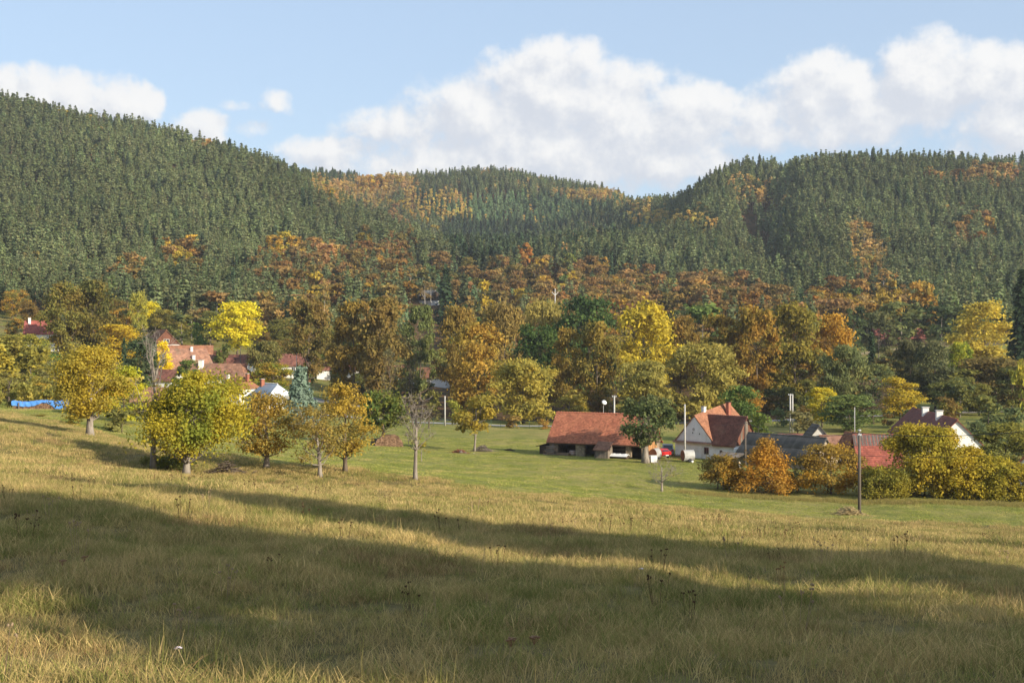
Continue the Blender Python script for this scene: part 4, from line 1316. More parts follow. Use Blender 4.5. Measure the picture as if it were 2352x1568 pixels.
for (x, y, t_, kind_) in [(30, 1215, 46, 2), (180, 1222, 44, 2), (420, 1250, 41, 2), (680, 1295, 38, 2), (850, 1325, 36, 2), (1040, 1355, 34, 2), (1300, 1408, 30, 2), (960, 1212, 38, 2), (1130, 1232, 36, 2), (1300, 1248, 34, 2), (1500, 1266, 31, 0), (1700, 1290, 28, 0),
                          (1900, 1312, 25, 0), (2200, 1350, 22, 0), (300, 1310, 42, 2), (1180, 1490, 29, 1), (1640, 1480, 26, 1), (2050, 1480, 23, 1), (2300, 1500, 20, 1), (1750, 1216, 32, 1), (2120, 1240, 29, 1), (760, 1420, 36, 1), (1500, 1395, 28, 1)]:
    X, Y = ray_hit(x, y)
    tx, ty = X + .766 * t_, Y - .643 * t_
    h = (gz(X, Y) + .384 * t_ - gz(tx, ty)) / .66
    if h > 4:
        SHADE.append((tx, ty, min(h, 24), kind_))
for i, (X, Y, h, *kd) in enumerate(SHADE):
    pn = bool(kd) and kd[0] == 2
    plant('pine' if pn else 'thin' if kd and kd[0] else ('egg', 'round', 'dome')[i % 3], 'pine_tree' if pn else 'broadleaf_tree', X, Y, h, max(3.2, h * srng.uniform(.28, .42)), PINE1 if pn else (.15, .13, .035), PINE2 if pn else (.22, .17, .04),
          'tall pine on the slope right of the viewpoint' if pn else 'tall autumn tree on the slope right of the viewpoint', 'tree', 'trees on the slope right of the viewpoint')

# ------------------------------------------------------------------ grass
def tuft(seed, n, h, spread, wid, curve=.35):
    r = np.random.default_rng(seed)
    a = r.uniform(0, 6.28, n)
    d_ = np.sqrt(r.uniform(0, 1, n)) * spread
    hh = h * r.uniform(.45, 1.1, n)
    la = r.uniform(0, 6.28, n)
    ln = hh * curve * r.uniform(.2, 1.3, n)
    base = np.stack([np.cos(a) * d_, np.sin(a) * d_, np.full(n, -.05)], 1)
    L = np.stack([np.cos(la), np.sin(la), np.zeros(n)], 1)
    S = np.stack([-np.sin(la), np.cos(la), np.zeros(n)], 1)
    tw = r.uniform(0, 6.28, n)
    S = S * np.cos(tw)[:, None] + L * np.sin(tw)[:, None]
    w_ = (wid * r.uniform(.6, 1.4, n))[:, None]
    mid_ = base + L * (ln * .28)[:, None] + np.array([0, 0, 1.]) * (hh * .6)[:, None]
    tip = base + L * ln[:, None] + np.array([0, 0, 1.]) * hh[:, None]
    V_ = np.stack([base - S * w_, base + S * w_, mid_ + S * w_ * .8, mid_ - S * w_ * .8, tip + S * w_ * .25, tip - S * w_ * .25], 1).reshape(-1, 3)
    b = np.arange(n)[:, None] * 6
    Q_ = np.concatenate([b + np.array([[0, 1, 2, 3]]), b + np.array([[3, 2, 4, 5]])])
    return np_mesh('tuft_form', V_, Q_, [GRASSM], attrs={'var': ('POINT', np.repeat(r.uniform(0, 1, n), 6))})


near_t = [tuft(i, 48, .185, .19, .0030, .6) for i in range(5)] + [tuft(20 + i, 8, .40, .12, .0022, .2) for i in range(2)]
far_t = [tuft(40 + i, 64, .22, .55, .0085, .55) for i in range(4)]
grng = np.random.default_rng(77)


def smooth_noise(X, Y, s, seed):
    r = np.random.default_rng(seed)
    o_ = np.zeros(X.shape)
    for i in range(7):
        a = r.uniform(0, 6.28)
        f = r.uniform(.6, 1.7) / s
        o_ += np.sin((X * math.cos(a) + Y * math.sin(a)) * f * 6.28 + r.uniform(0, 6.28) + 1.2 * np.sin(X * f * 2.1 + Y * f * 1.3 + i))
    return o_ / 7 ** .5


def grass_pts(y0, y1, dens, um):
    n_ = int(dens * um * (y1 ** 2 - y0 ** 2))
    Y = np.sqrt(grng.uniform(y0 ** 2, y1 ** 2, n_))
    X = grng.uniform(-um, um, n_) * (Y + 1.5)
    return X, Y


def grass_tints(X, Y):
    a = smooth_noise(X, Y, 9, 1)
    b = smooth_noise(X, Y, 2.2, 2)
    k = a * .7 + b * .5 + grng.normal(0, .55, len(X))
    straw, green, red = np.array((.40, .295, .125)), np.array((.165, .170, .046)), np.array((.25, .16, .075))
    t1 = np.where((k > .15)[:, None], straw, np.where((k > -.75)[:, None], (straw + green) / 2, green))
    t1 = np.where(((smooth_noise(X, Y, 5, 3) + grng.normal(0, .4, len(X))) > 1.15)[:, None], red, t1)
    t2 = np.where((grng.uniform(size=len(X)) < .5)[:, None], green, straw)
    br = np.clip(1 + grng.normal(0, .12, (len(X), 1)), .6, 1.4)
    return t1 * br, t2 * br


X, Y = grass_pts(7.0, 46, 25, .50)
sc = np.clip(1 + .28 * smooth_noise(X, Y, 4, 5) + grng.normal(0, .18, len(X)), .65, 1.6)
t1, t2 = grass_tints(X, Y)
idx = grng.choice(7, len(X), p=[.18, .18, .18, .18, .18, .05, .05])
rot = np.zeros((len(X), 3))
rot[:, 2] = grng.uniform(0, 6.28, len(X))
rot[:, :2] = grng.normal(0, .12, (len(X), 2))
scatter('meadow_grass', np.stack([X, Y, ground(X, Y)], 1), np.stack([sc * (1 + Y / 60)] * 2 + [sc], 1), rot, idx, t1, t2, near_t, 'tall dry autumn grass of the near meadow')
X, Y = grass_pts(40, 165, 3.8, .50)
k = meadow_edge(X, Y) > grng.uniform(-.6, 1.0, len(X))
X, Y = X[k], Y[k]
sc = np.clip(1 + .22 * smooth_noise(X, Y, 6, 6) + grng.normal(0, .15, len(X)), .5, 1.6)
t1, t2 = grass_tints(X, Y)
rot = np.zeros((len(X), 3))
rot[:, 2] = grng.uniform(0, 6.28, len(X))
scatter('far_meadow_grass', np.stack([X, Y, ground(X, Y)], 1), np.stack([sc * 1.2, sc * 1.2, sc], 1), rot, grng.integers(0, 4, len(X)), t1, t2, far_t, 'tall dry grass of the far meadow up to the orchard')
# dry weeds with dark seed heads
def weed(seed):
    r = random.Random(seed)
    m = MB()
    for i in range(5):
        a, l_ = r.uniform(0, 6.28), r.uniform(.28, .5)
        b = Vector((math.cos(a) * .08, math.sin(a) * .08, -.03))
        e = Vector((math.cos(a) * .16, math.sin(a) * .16, l_))
        m.tube([b, e], [.004, .003], 3, False)
        for k in range(3):
            o_ = Vector((r.uniform(-.02, .02), r.uniform(-.02, .02), r.uniform(0, .02)))
            m.tube([e + o_ - Vector((0, 0, .012)), e + o_, e + o_ + Vector((0, 0, .014))], [.006, .014, .004], 5)
    F = [f for f in m.f if len(f) == 4]
    return np_mesh('weed_form', m.v, F, [GRASSM], attrs={'var': ('POINT', np.full(len(m.v), .4))})


X, Y = grass_pts(9, 60, .16, .48)
k = smooth_noise(X, Y, 7, 12) > .1
X, Y = X[k], Y[k]
rot = np.zeros((len(X), 3))
rot[:, 2] = grng.uniform(0, 6.28, len(X))
wt = np.where((grng.uniform(size=len(X)) < .7)[:, None], (.085, .05, .03), (.30, .22, .14))
scatter('meadow_weeds', np.stack([X, Y, ground(X, Y)], 1), np.tile(grng.uniform(.7, 1.25, (len(X), 1)), (1, 3)), rot, grng.integers(0, 3, len(X)), wt, wt, [weed(q) for q in range(3)], 'dry weeds with dark seed heads in the meadow')

# short grass of the lawn
X, Y = grass_pts(96, 215, 1.6, .46)
k = (meadow_edge(X, Y) < grng.uniform(-.6, 1.2, len(X)))
X, Y = X[k], Y[k]
sc = np.clip(1 + .3 * smooth_noise(X, Y, 7, 8) + grng.normal(0, .2, len(X)), .4, 1.8)
kk = smooth_noise(X, Y, 11, 9) * .6 + smooth_noise(X, Y, 3, 10) * .5 + grng.normal(0, .4, len(X))
t1 = np.where((kk > .9)[:, None], (.36, .29, .11), np.where((kk > 0)[:, None], (.275, .27, .07), (.18, .20, .045)))
rot = np.zeros((len(X), 3))
rot[:, 2] = grng.uniform(0, 6.28, len(X))
scatter('lawn_grass', np.stack([X, Y, ground(X, Y)], 1), np.stack([sc * 1.3, sc * 1.3, sc * .36], 1), rot, grng.integers(0, 4, len(X)), t1, t1 * 1.15, far_t, 'short green grass of the lawn between meadow and barn')
# rough green grass along the foot of the hedge
hx = np.linspace(1560, 2420, 900)
hY = np.interp(hx, [1560, 1700, 1980, 2420], [134, 134, 129, 127]) + grng.normal(0, .8, 900)
X = (hx - CX) * hY / FPX
scatter('hedge_grass', np.stack([X, hY, ground(X, hY)], 1), np.stack([np.full(900, 1.3)] * 2 + [grng.uniform(.7, 2.0, 900)], 1), np.stack([np.zeros(900), np.zeros(900), grng.uniform(0, 6, 900)], 1),
        grng.integers(0, 4, 900), np.tile((.19, .18, .05), (900, 1)), np.tile((.27, .21, .08), (900, 1)), far_t, 'rough grass along the foot of the hedge')

# ------------------------------------------------------------------ air
hz, t, out = material('haze')
pv = t.node('ShaderNodeVolumePrincipled')
pv.inputs['Color'].default_value = (0.86, 0.93, 1.0, 1)
pv.inputs['Density'].default_value = 0.00011
pv.inputs['Anisotropy'].default_value = 0.2
t.l.new(pv.outputs[0], out.inputs['Volume'])
hb = MB().box(-3300, 3300, -300, 3200, -40, 260)
tag(hb.build('haze', hz), kind='stuff')

# ------------------------------------------------------------------ building materials
TILE = surf('tile_red', (0.52, 0.20, 0.112), (0.42, 0.15, 0.088), .9, .85, .2, 8, .32, c3=(0.31, 0.135, 0.088))
TILE_RD = surf('tile_dull_red', (0.33, 0.10, 0.07), (0.26, 0.078, 0.058), .9, .85, .2, 8, .32, c3=(0.20, 0.085, 0.06))
TILE_BR = surf('tile_brown', (0.24, 0.10, 0.072), (0.17, 0.072, 0.055), .8, .8, .2, 8, .3, c3=(0.28, 0.15, 0.10))
TILE_DK = surf('tile_dark_brown', (0.21, 0.062, 0.042), (0.155, 0.048, 0.036), .8, .6, .1, 8, .25)
TILE_OR = surf('tile_orange', (0.32, 0.145, 0.08), (0.25, 0.115, 0.066), .9, .85, .2, 8, .3, c3=(0.20, 0.11, 0.072))
TILE_OLD = surf('tile_old', (0.32, 0.17, 0.11), (0.24, 0.125, 0.085), .8, .9, .2, 8, .3, c3=(0.17, 0.13, 0.09))
SLATE = surf('grey_sheet', (0.135, 0.123, 0.108), (0.095, 0.088, 0.08), .6, .85, .1, 8, .2)
METAL = surf('pale_metal', (0.44, 0.47, 0.50), (0.36, 0.39, 0.42), .5, .42, 0, None, .12, metal=.25)
PLASTER = surf('old_white_plaster', (0.84, 0.83, 0.80), (0.74, 0.73, 0.70), .8, .95, .3, 9, c3=(0.58, 0.54, 0.48))
WHITE = surf('white_plaster', (0.80, 0.78, 0.73), (0.76, 0.74, 0.69), .8, .9, .1, 9)
STONE = surf('rubble_stone', (0.32, 0.25, 0.165), (0.20, 0.155, 0.105), 2.2, .95, .8, 4, .25, c3=(0.36, 0.31, 0.24))
WOODD = surf('dark_timber', (0.050, 0.032, 0.021), (0.085, 0.056, 0.036), 2.0, .9, .3, 14, .3, stretch=(1, 1, .2))
WOODG = surf('grey_timber', (0.15, 0.12, 0.09), (0.22, 0.18, 0.14), 2.0, .9, .3, 14, .3, stretch=(1, 1, .2))
WOODO = surf('fresh_timber', (0.46, 0.235, 0.09), (0.38, 0.185, 0.075), 2.0, .8, .2, 14, .2, stretch=(1, 1, .2))
WOODR = surf('red_brown_timber', (0.17, 0.07, 0.04), (0.12, 0.05, 0.03), 2.0, .85, .2, 14, .25, stretch=(1, 1, .2))
LOG = surf('split_log', (0.38, 0.235, 0.14), (0.26, 0.155, 0.09), 3, .9, .3, 12, .35)
CONC = surf('concrete', (0.50, 0.48, 0.44), (0.40, 0.385, 0.35), 1.2, .9, .1, 9)
POLEW = surf('pole_timber', (0.105, 0.085, 0.068), (0.16, 0.135, 0.11), 1.5, .9, .2, 14, stretch=(1, 1, .1))
DARK = surf('opening_shade', (0.012, 0.011, 0.01), (0.02, 0.018, 0.016), 1, .9)  # near-black colour standing in for shade in the bay and vent holes
BRICK = surf('brick_red', (0.34, 0.13, 0.08), (0.26, 0.095, 0.06), 2, .9, .2, 12)
RUST = surf('rust', (0.26, 0.095, 0.04), (0.17, 0.06, 0.03), 2.0, .85, .2, 12, c3=(0.42, 0.38, 0.33))
GREYM = surf('grey_metal', (0.40, 0.40, 0.38), (0.30, 0.29, 0.27), 1.5, .55, .05, 9, c3=(0.22, 0.12, 0.07))
WHITEP = surf('white_paint', (0.80, 0.80, 0.78), (0.74, 0.74, 0.72), 1.5, .5)
TARP = surf('blue_tarpaulin', (0.075, 0.24, 0.62), (0.11, 0.31, 0.70), 1.5, .45, .5, 5)
REDP = surf('red_car_paint', (0.50, 0.02, 0.018), (0.45, 0.018, 0.016), 1, .3, spec=.5)
GREYP = surf('grey_car_paint', (0.22, 0.23, 0.24), (0.2, 0.21, 0.22), 1, .3, spec=.5)
RUBBER = surf('rubber', (0.02, 0.02, 0.02), (0.03, 0.03, 0.03), 2, .9)
LAMP = surf('rear_lamp', (0.35, 0.01, 0.01), (0.3, 0.01, 0.01), 2, .3)
ASPH = surf('asphalt', (0.36, 0.35, 0.33), (0.30, 0.29, 0.275), .6, .9, .2, 10)
WIRE = surf('wire', (0.03, 0.03, 0.03), (0.04, 0.04, 0.04), 2, .6)
WATER = surf('stream_water', (0.03, 0.035, 0.03), (0.04, 0.045, 0.04), .3, .08, .1, 3, spec=.5)
FLOWER = surf('flower_head', (0.75, 0.62, 0.68), (0.8, 0.74, 0.76), 30, .8)
SEED = surf('dry_seed_head', (0.22, 0.12, 0.06), (0.30, 0.17, 0.09), 30, .9)
STALK = surf('dry_stalk', (0.40, 0.30, 0.14), (0.33, 0.24, 0.11), 10, .9)
STEEL = surf('galvanised_steel', (0.55, 0.56, 0.56), (0.5, 0.5, 0.5), 2, .5)
GREENP = surf('green_post', (0.06, 0.12, 0.08), (0.07, 0.14, 0.09), 2, .6)
mt_, t_, o_ = material('window_glass')
b_ = t_.node('ShaderNodeBsdfPrincipled')
t_.put(b_.inputs['Base Color'], (.03, .035, .04))
b_.inputs['Roughness'].default_value = .08
t_.l.new(b_.outputs[0], o_.inputs[0])
GLASS = mt_


def tiles(name, mat, parent, a, b, c, d, rows, cols, wave=.05, lap=.06, kind='stuff'):
    """roof courses between eave a-b and ridge d-c: every course a tilted, waved strip that laps over the one below"""
    a, b, c, d = (np.array(q, float) for q in (a, b, c, d))
    n = np.cross(b - a, d - a)
    n /= np.linalg.norm(n)
    if n[2] < 0:
        n = -n
    us = np.arange(2 * cols + 1) / (2 * cols)
    wv = np.where(np.arange(2 * cols + 1) % 2 == 1, wave, 0)
    r = np.random.default_rng(rows * 31 + cols)
    Vs, Qs, var = [], [], []
    base = 0
    m = 2 * cols + 1
    for i in range(rows):
        v0, v1 = i / rows, min((i + 1.12) / rows, 1.0)

        def pt(v):
            l, rr_ = a + (d - a) * v, b + (c - b) * v
            return l[None, :] + (rr_ - l)[None, :] * us[:, None]
        sag = r.uniform(-.008, .008, m) + wv
        lo = pt(v0) + n * (sag + lap + .02)[:, None]
        hi = pt(v1) + n * (wv + .02)[:, None]
        lip = pt(v0) + n * (wv * 0 + .01)[:, None]
        Vs += [lo, hi, lip]
        k = np.arange(m - 1)
        Qs.append(np.stack([base + k, base + k + 1, base + m + k + 1, base + m + k], 1))
        Qs.append(np.stack([base + 2 * m + k, base + 2 * m + k + 1, base + k + 1, base + k], 1))
        tv = np.repeat(np.clip(r.normal(.5, .22, cols), 0, 1), 2)
        var += [tv, tv * .8]
        base += 3 * m
    me = np_mesh(name, np.concatenate(Vs), np.concatenate(Qs), [mat], attrs={'var': ('FACE', np.concatenate(var))})
    o = link(name, me, parent)
    if kind:
        o['kind'] = kind
    return o


def chimney(parent, x, y, z0, z1, w=.55, mat=None, cap=None):
    o = MB().box(x - w / 2, x + w / 2, y - w / 2, y + w / 2, z0, z1).build('chimney', mat or WHITE, parent)
    MB().box(x - w * .62, x + w * .62, y - w * .62, y + w * .62, z1 + .002, z1 + .10).build('chimney_cap', cap or CONC, o)
    return o


def window(parent, side, u, z, w, h, L, Wd, mat=None):
    """frame proud of the wall with two panes; side f front (-y), r right (+x), l left (-x)"""
    t = .06
    fr, pn = MB(), MB()

    def bx(m, u0, u1, z0, z1, o0, o1):
        if side == 'f':
            m.box(u0, u1, -Wd / 2 - o1, -Wd / 2 - o0, z0, z1)
        elif side == 'r':
            m.box(L / 2 + o0, L / 2 + o1, u0, u1, z0, z1)
        else:
            m.box(-L / 2 - o1, -L / 2 - o0, u0, u1, z0, z1)
    for q in ((u - w / 2, u - w / 2 + t, z, z + h), (u + w / 2 - t, u + w / 2, z, z + h), (u - w / 2 + t, u + w / 2 - t, z, z + t),
              (u - w / 2 + t, u + w / 2 - t, z + h - t, z + h), (u - .025, u + .025, z + t, z + h - t)):
        bx(fr, *q, .003, .05)
    f = fr.build('window', mat or WHITEP, parent)
    for s in (-1, 1):
        m = MB()
        bx(m, u + (s * w / 4) - w / 4 + .04, u + (s * w / 4) + w / 4 - .04, z + t, z + h - t, .002, .02)
        m.build('pane', GLASS, f)
    return f


def house(name, label, cx, cy, Y, rot, L, Wd, hw, rise, roof, wall, rows, cols, chim=(), wins=(), ov=.35, cat='house', z=None, wave=.05, hip=0.0, gable=None, group=None):
    """gable (or hipped) house; local x along the ridge, front is -y; cx, cy survey pixel of the wall foot is replaced by ground height"""
    X, _ = XY(cx, Y)
    g = gz(X, Y) if z is None else z
    r = thing(name, label, cat, (X, Y, g), rot, group)
    a, b = L / 2, Wd / 2
    w = MB()
    w.box(-a, a, -b, b, -1.2, hw)
    w.build('wall', wall, r)
    if not hip:
        for s in (-1, 1):
            x0, x1 = (s * a - .25, s * a) if s > 0 else (s * a, s * a + .25)
            MB().prism([(-b, hw + .002), (b, hw + .002), (0, hw + rise)], x0, x1, 'x').build('gable', gable or wall, r)
    k = rise / b
    e = hw - ov * k
    h_ = hip * a
    rf = MB()
    th = .10
    zz = rise + hw
    for s in (-1, 1):
        rf.add([(-a - ov, s * (b + ov), e + .03), (a + ov, s * (b + ov), e + .03), (a + ov - h_, 0, zz + .03), (-a - ov + h_, 0, zz + .03),
                (-a - ov, s * (b + ov), e - th), (a + ov, s * (b + ov), e - th), (a + ov - h_, 0, zz - th), (-a - ov + h_, 0, zz - th)],
               [(0, 1, 2, 3), (4, 7, 6, 5), (0, 4, 5, 1), (1, 5, 6, 2), (3, 7, 4, 0), (2, 6, 7, 3)])
    if hip:
        for s in (-1, 1):
            rf.add([(s * (a + ov), -b - ov, e + .03), (s * (a + ov), b + ov, e + .03), (s * (a + ov - h_), 0, zz + .03)], [(0, 1, 2)])
    R_ = rf.build('roof', roof, r)
    if rows:
        tiles('roof_tiles', roof, R_, (-a - ov, -b - ov, e + .03), (a + ov, -b - ov, e + .03), (a + ov - h_, 0, zz + .03), (-a - ov + h_, 0, zz + .03), rows, cols, wave)
        rc = MB()
        n_ = max(6, int(L / .5))
        xs = np.linspace(-a - ov + h_, a + ov - h_, n_ + 1)
        for i in range(n_):
            rc.tube([(xs[i] + .01, 0, zz + .06), (xs[i + 1] - .01, 0, zz + .09)], [.11, .12], 6)
        rc.build('ridge_tiles', roof, R_)['kind'] = 'stuff'
    if hip:
        tiles('roof_tiles', roof, R_, (a + ov, -b - ov, e + .03), (a + ov, b + ov, e + .03), (a + ov - h_, .02, zz + .03), (a + ov - h_, -.02, zz + .03), rows or 8, max(4, cols // 2), wave)
    for c in chim:
        chimney(R_, c[0], c[1], zz - abs(c[1]) * k - .4, zz + c[2], c[3] if len(c) > 3 else .5, c[4] if len(c) > 4 else None)
    for q in wins:
        window(r, q[0], q[1], q[2], q[3], q[4], L, Wd)
    return r


# ------------------------------------------------------------------ the red-tiled barn
A, Bp = P(1262, 1044, 181), P(1481, 1056, 174.5)
ang = math.atan2(Bp.y - A.y, Bp.x - A.x)
BL = math.hypot(Bp.x - A.x, Bp.y - A.y)
gA = min(gz(A.x, A.y), gz(Bp.x, Bp.y))
barn = thing('barn', 'long open-fronted stone barn with a red tiled roof', 'barn', (A.x, A.y, gA), ang)
bd, bh, br_ = 6.6, 1.95, 3.95      # depth, eave height, rise
w = MB()
w.box(0, .5, .002, bd, -.8, bh)                # left side wall
w.box(0, BL, bd - .4, bd, -.8, bh + .4)        # back wall
w.box(BL - .5, BL, .002, bd, -.8, bh)
w.build('wall', STONE, barn)
for x0, x1 in ((0.51, 1.35), (4.15, 5.55), (11.9, 12.7)):
    p = MB().box(x0, x1, 0, .55, -.8, bh - .05)
    po = p.build('stone_pillar', STONE, barn)
    sr = random.Random(int(x0 * 10))
    for zi in range(6):
        xx = x0 + .02
        while xx < x1 - .12:
            ww = min(sr.uniform(.22, .5), x1 - xx - .02)
            st = MB().box(xx, xx + ww - .03, -.035 - sr.uniform(0, .03), -.002, zi * .32 + .02, zi * .32 + sr.uniform(.24, .30), sr.uniform(0, 1))
            st.build('stone', STONE, po)
            xx += ww
for x0, x1 in ((0, .18), (BL - .18, BL)):
    MB().prism([(0, bh + .003), (bd, bh + .003), (bd / 2, bh + br_)], x0, x1, 'x').build('gable', WOODD, barn)
pk = MB()
MB().box(0, BL, .02, .24, bh + .003, bh + .20).build('beam', WOODD, barn)
for i, zc in enumerate(np.arange(.1, bh, .26)):     # boards closing the back of the bays
    MB().box(1.36, 4.14, 3.1 + .01 * (i % 2), 3.16 + .01 * (i % 2), zc, zc + .24, (i * .37) % 1).build('board', WOODD, barn)
for i in range(11):
    zc = .35 + i * .15
    MB().box(9.35, 12.4, 1.25 + .01 * (i % 2), 1.30 + .01 * (i % 2), zc, zc + .14, (i * .43) % 1).build('board', WOODG if i % 4 == 1 else WOODD, barn)
MB().box(5.56, 9.3, 4.5, 4.6, -.3, bh).build('bay_shade_panel', DARK, barn)  # added near-black panel that paints the deep shade of the open bay
rf = MB()
ov = .38
k_ = br_ / (bd / 2)
for s, y0 in ((-1, -ov), (1, bd + ov)):
    e_ = bh + .2 - ov * k_ * .4
    rf.add([(-.35, y0, e_), (BL + .3, y0, e_), (BL + .3, bd / 2, bh + .2 + br_), (-.35, bd / 2, bh + .2 + br_), (-.35, y0, e_ - .12), (BL + .3, y0, e_ - .12), (BL + .3, bd / 2, bh + .08 + br_), (-.35, bd / 2, bh + .08 + br_)],
           [(0, 1, 2, 3), (4, 7, 6, 5), (0, 4, 5, 1), (1, 5, 6, 2), (3, 7, 4, 0)])
R_ = rf.build('roof', TILE, barn)
tiles('roof_tiles', TILE, R_, (-.35, -ov, e_), (BL + .3, -ov, e_), (BL + .3, bd / 2, bh + .2 + br_), (-.35, bd / 2, bh + .2 + br_), 27, 62, .035, .05)
xs = np.linspace(-.35, BL + .3, 36)
for i in range(35):
    MB().tube([(xs[i] + .01, bd / 2, bh + br_ + .25), (xs[i + 1] - .01, bd / 2, bh + br_ + .29)], [.12, .14], 6).build('ridge_tile', TILE, R_)
MB().box(-.3, BL + .25, -ov - .08, -ov - .005, e_ - .16, e_ - .06).build('gutter', WOODD, barn)


def barn_pt(x, y, z=0):
    c, s = math.cos(ang), math.sin(ang)
    X, Y = A.x + c * x - s * y, A.y + s * x + c * y
    return X, Y


def on_ground(x, y, Y_=None):
    X, Y = barn_pt(x, y)
    return (X, Y, gz(X, Y))


# lean-to shed in front of the barn
sh = thing('shed', 'small plank shed with brown tiled roof leaning on the barn front', 'shed', on_ground(9.0, -1.1), ang)
for i in range(8):
    x0 = -1.05 + i * .25
    MB().box(x0, x0 + .235, -.9 + .008 * (i % 2), -.86 + .008 * (i % 2), -.2, 1.32, (i * .31) % 1).build('plank', WOODG, sh)
MB().add([(-1.05, -.85, -.2), (-1.05, .9, -.2), (-1.05, .9, 1.95), (-1.05, -.85, 1.3), (-1.0, -.85, -.2), (-1.0, .9, -.2), (-1.0, .9, 1.95), (-1.0, -.85, 1.3)],
         [(0, 1, 2, 3), (7, 6, 5, 4), (0, 3, 7, 4), (0, 4, 5, 1), (3, 2, 6, 7)]).add([(.92, -.85, -.2), (.92, .9, -.2), (.92, .9, 1.95), (.92, -.85, 1.3), (.97, -.85, -.2), (.97, .9, -.2), (.97, .9, 1.95), (.97, -.85, 1.3)],
         [(0, 1, 2, 3), (7, 6, 5, 4), (0, 3, 7, 4), (0, 4, 5, 1), (3, 2, 6, 7)]).build('side_wall', WOODG, sh)
sr_ = MB().add([(-1.25, -1.15, 1.20), (1.15, -1.15, 1.20), (1.15, .95, 2.25), (-1.25, .95, 2.25), (-1.25, -1.15, 1.12), (1.15, -1.15, 1.12), (1.15, .95, 2.17), (-1.25, .95, 2.17)],
               [(0, 1, 2, 3), (4, 7, 6, 5), (0, 4, 5, 1), (1, 5, 6, 2), (3, 7, 4, 0)]).build('roof', TILE_OLD, sh)
tiles('roof_tiles', TILE_OLD, sr_, (-1.25, -1.15, 1.20), (1.15, -1.15, 1.20), (1.15, .95, 2.25), (-1.25, .95, 2.25), 9, 10, .03, .05)
# dark lean-to at the left end
lt = thing('lean_to', 'dark timber lean-to at the left end of the barn', 'shed', on_ground(-1.15, 1.2), ang)
MB().box(-.55, 1.1, -1.0, 2.2, -.3, 1.25).build('wall', WOODD, lt)
MB().add([(-1.0, -1.3, 1.2), (1.1, -1.3, 1.75), (1.1, 2.4, 1.75), (-1.0, 2.4, 1.2), (-1.0, -1.3, 1.1), (1.1, -1.3, 1.65), (1.1, 2.4, 1.65), (-1.0, 2.4, 1.1)],
         [(0, 1, 2, 3), (4, 7, 6, 5), (0, 4, 5, 1), (1, 5, 6, 2), (3, 7, 4, 0), (2, 6, 7, 3)]).build('roof', WOODD, lt)
# heap of poles and sticks at the barn corner
pr = random.Random(8)
hp = thing('timber_pile', 'heap of poles and split timber against the left barn corner', 'timber pile', on_ground(.55, -.75), ang)
for i in range(46):
    lv = i // 6
    z_ = .06 + lv * .16
    y_ = pr.uniform(-.45, .4) * (1 - lv / 12)
    l_ = pr.uniform(.9, 1.7)
    x_ = pr.uniform(-.3, .3)
    MB().tube([(x_ - l_ / 2, y_, z_ + pr.uniform(-.03, .08)), (x_ + l_ / 2, y_ + pr.uniform(-.1, .1), z_ + pr.uniform(-.03, .08))], [.07, .06], 5, var=pr.random()).build('log', WOODG if i % 3 else LOG, hp)
for i in range(4):
    MB().tube([(.2 + i * .12, -.3, 0), (.05 + .1 * i, .55, 1.75 + .1 * i)], [.05, .035], 5).build('log', WOODG, hp)
ps = thing('plank_stack', 'low stack of planks in front of the left barn bay', 'planks', on_ground(2.5, -.5), ang)
for i in range(12):
    MB().box(-.9 + pr.uniform(-.1, .1), .9 + pr.uniform(-.1, .1), -.35 + (i % 3) * .25, -.12 + (i % 3) * .25, .02 + (i // 3) * .09, .10 + (i // 3) * .09, pr.random()).build('plank', LOG if i % 2 else WOODG, ps)
bar = thing('barrel', 'pale pinkish barrel standing in the left barn bay', 'barrel', on_ground(3.55, .3), ang)
MB().tube([(0, 0, 0), (0, 0, .25), (0, 0, .5), (0, 0, .75)], [.42, .5, .5, .42], 14).build('drum', surf('faded_pink', (.45, .33, .28), (.36, .28, .25), 3, .7), bar, True)
for z_ in (.2, .52):
    MB().tube([(0, 0, z_), (0, 0, z_ + .05)], [.515, .515], 14).build('hoop', RUST, bar, True)
# white covered trough right of the shed
tr = thing('trough', 'long white-covered feeding trough beside the plank shed', 'trough', on_ground(10.85, -.7), ang)
MB().prism([(-.55, .42), (-.38, .02), (.38, .02), (.55, .42)], -1.55, 1.55, 'x').build('box', WOODD, tr)
cv = MB()
for i in range(12):
    x0 = -1.7 + i * .285
    cv.prism([(-.70, .36), (-.55, .46), (0, .72 + .03 * math.sin(i * 2.1)), (.55, .5), (.66, .40), (0, .60)], x0, x0 + .282, 'x')
cv.build('cover', WHITEP, tr)
for x_ in (-1.3, 1.3):
    MB().box(x_ - .08, x_ + .08, -.4, .4, -.35, .018).build('leg', WOODD, tr)
# boards leaning at the right end, lit by the sun
for i in range(7):
    pass
bl_ = thing('leaning_boards', 'row of orange boards closing the right end of the barn', 'boards', on_ground(BL + .30, 1.8), ang)
for i in range(9):
    y0 = -1.6 + i * .42
    MB().box(.02 + .01 * (i % 2), .07 + .01 * (i % 2), y0, y0 + .40, -.4, 1.9 + min(i, 8 - i) * .25, (i * .29) % 1).build('board', WOODO, bl_)


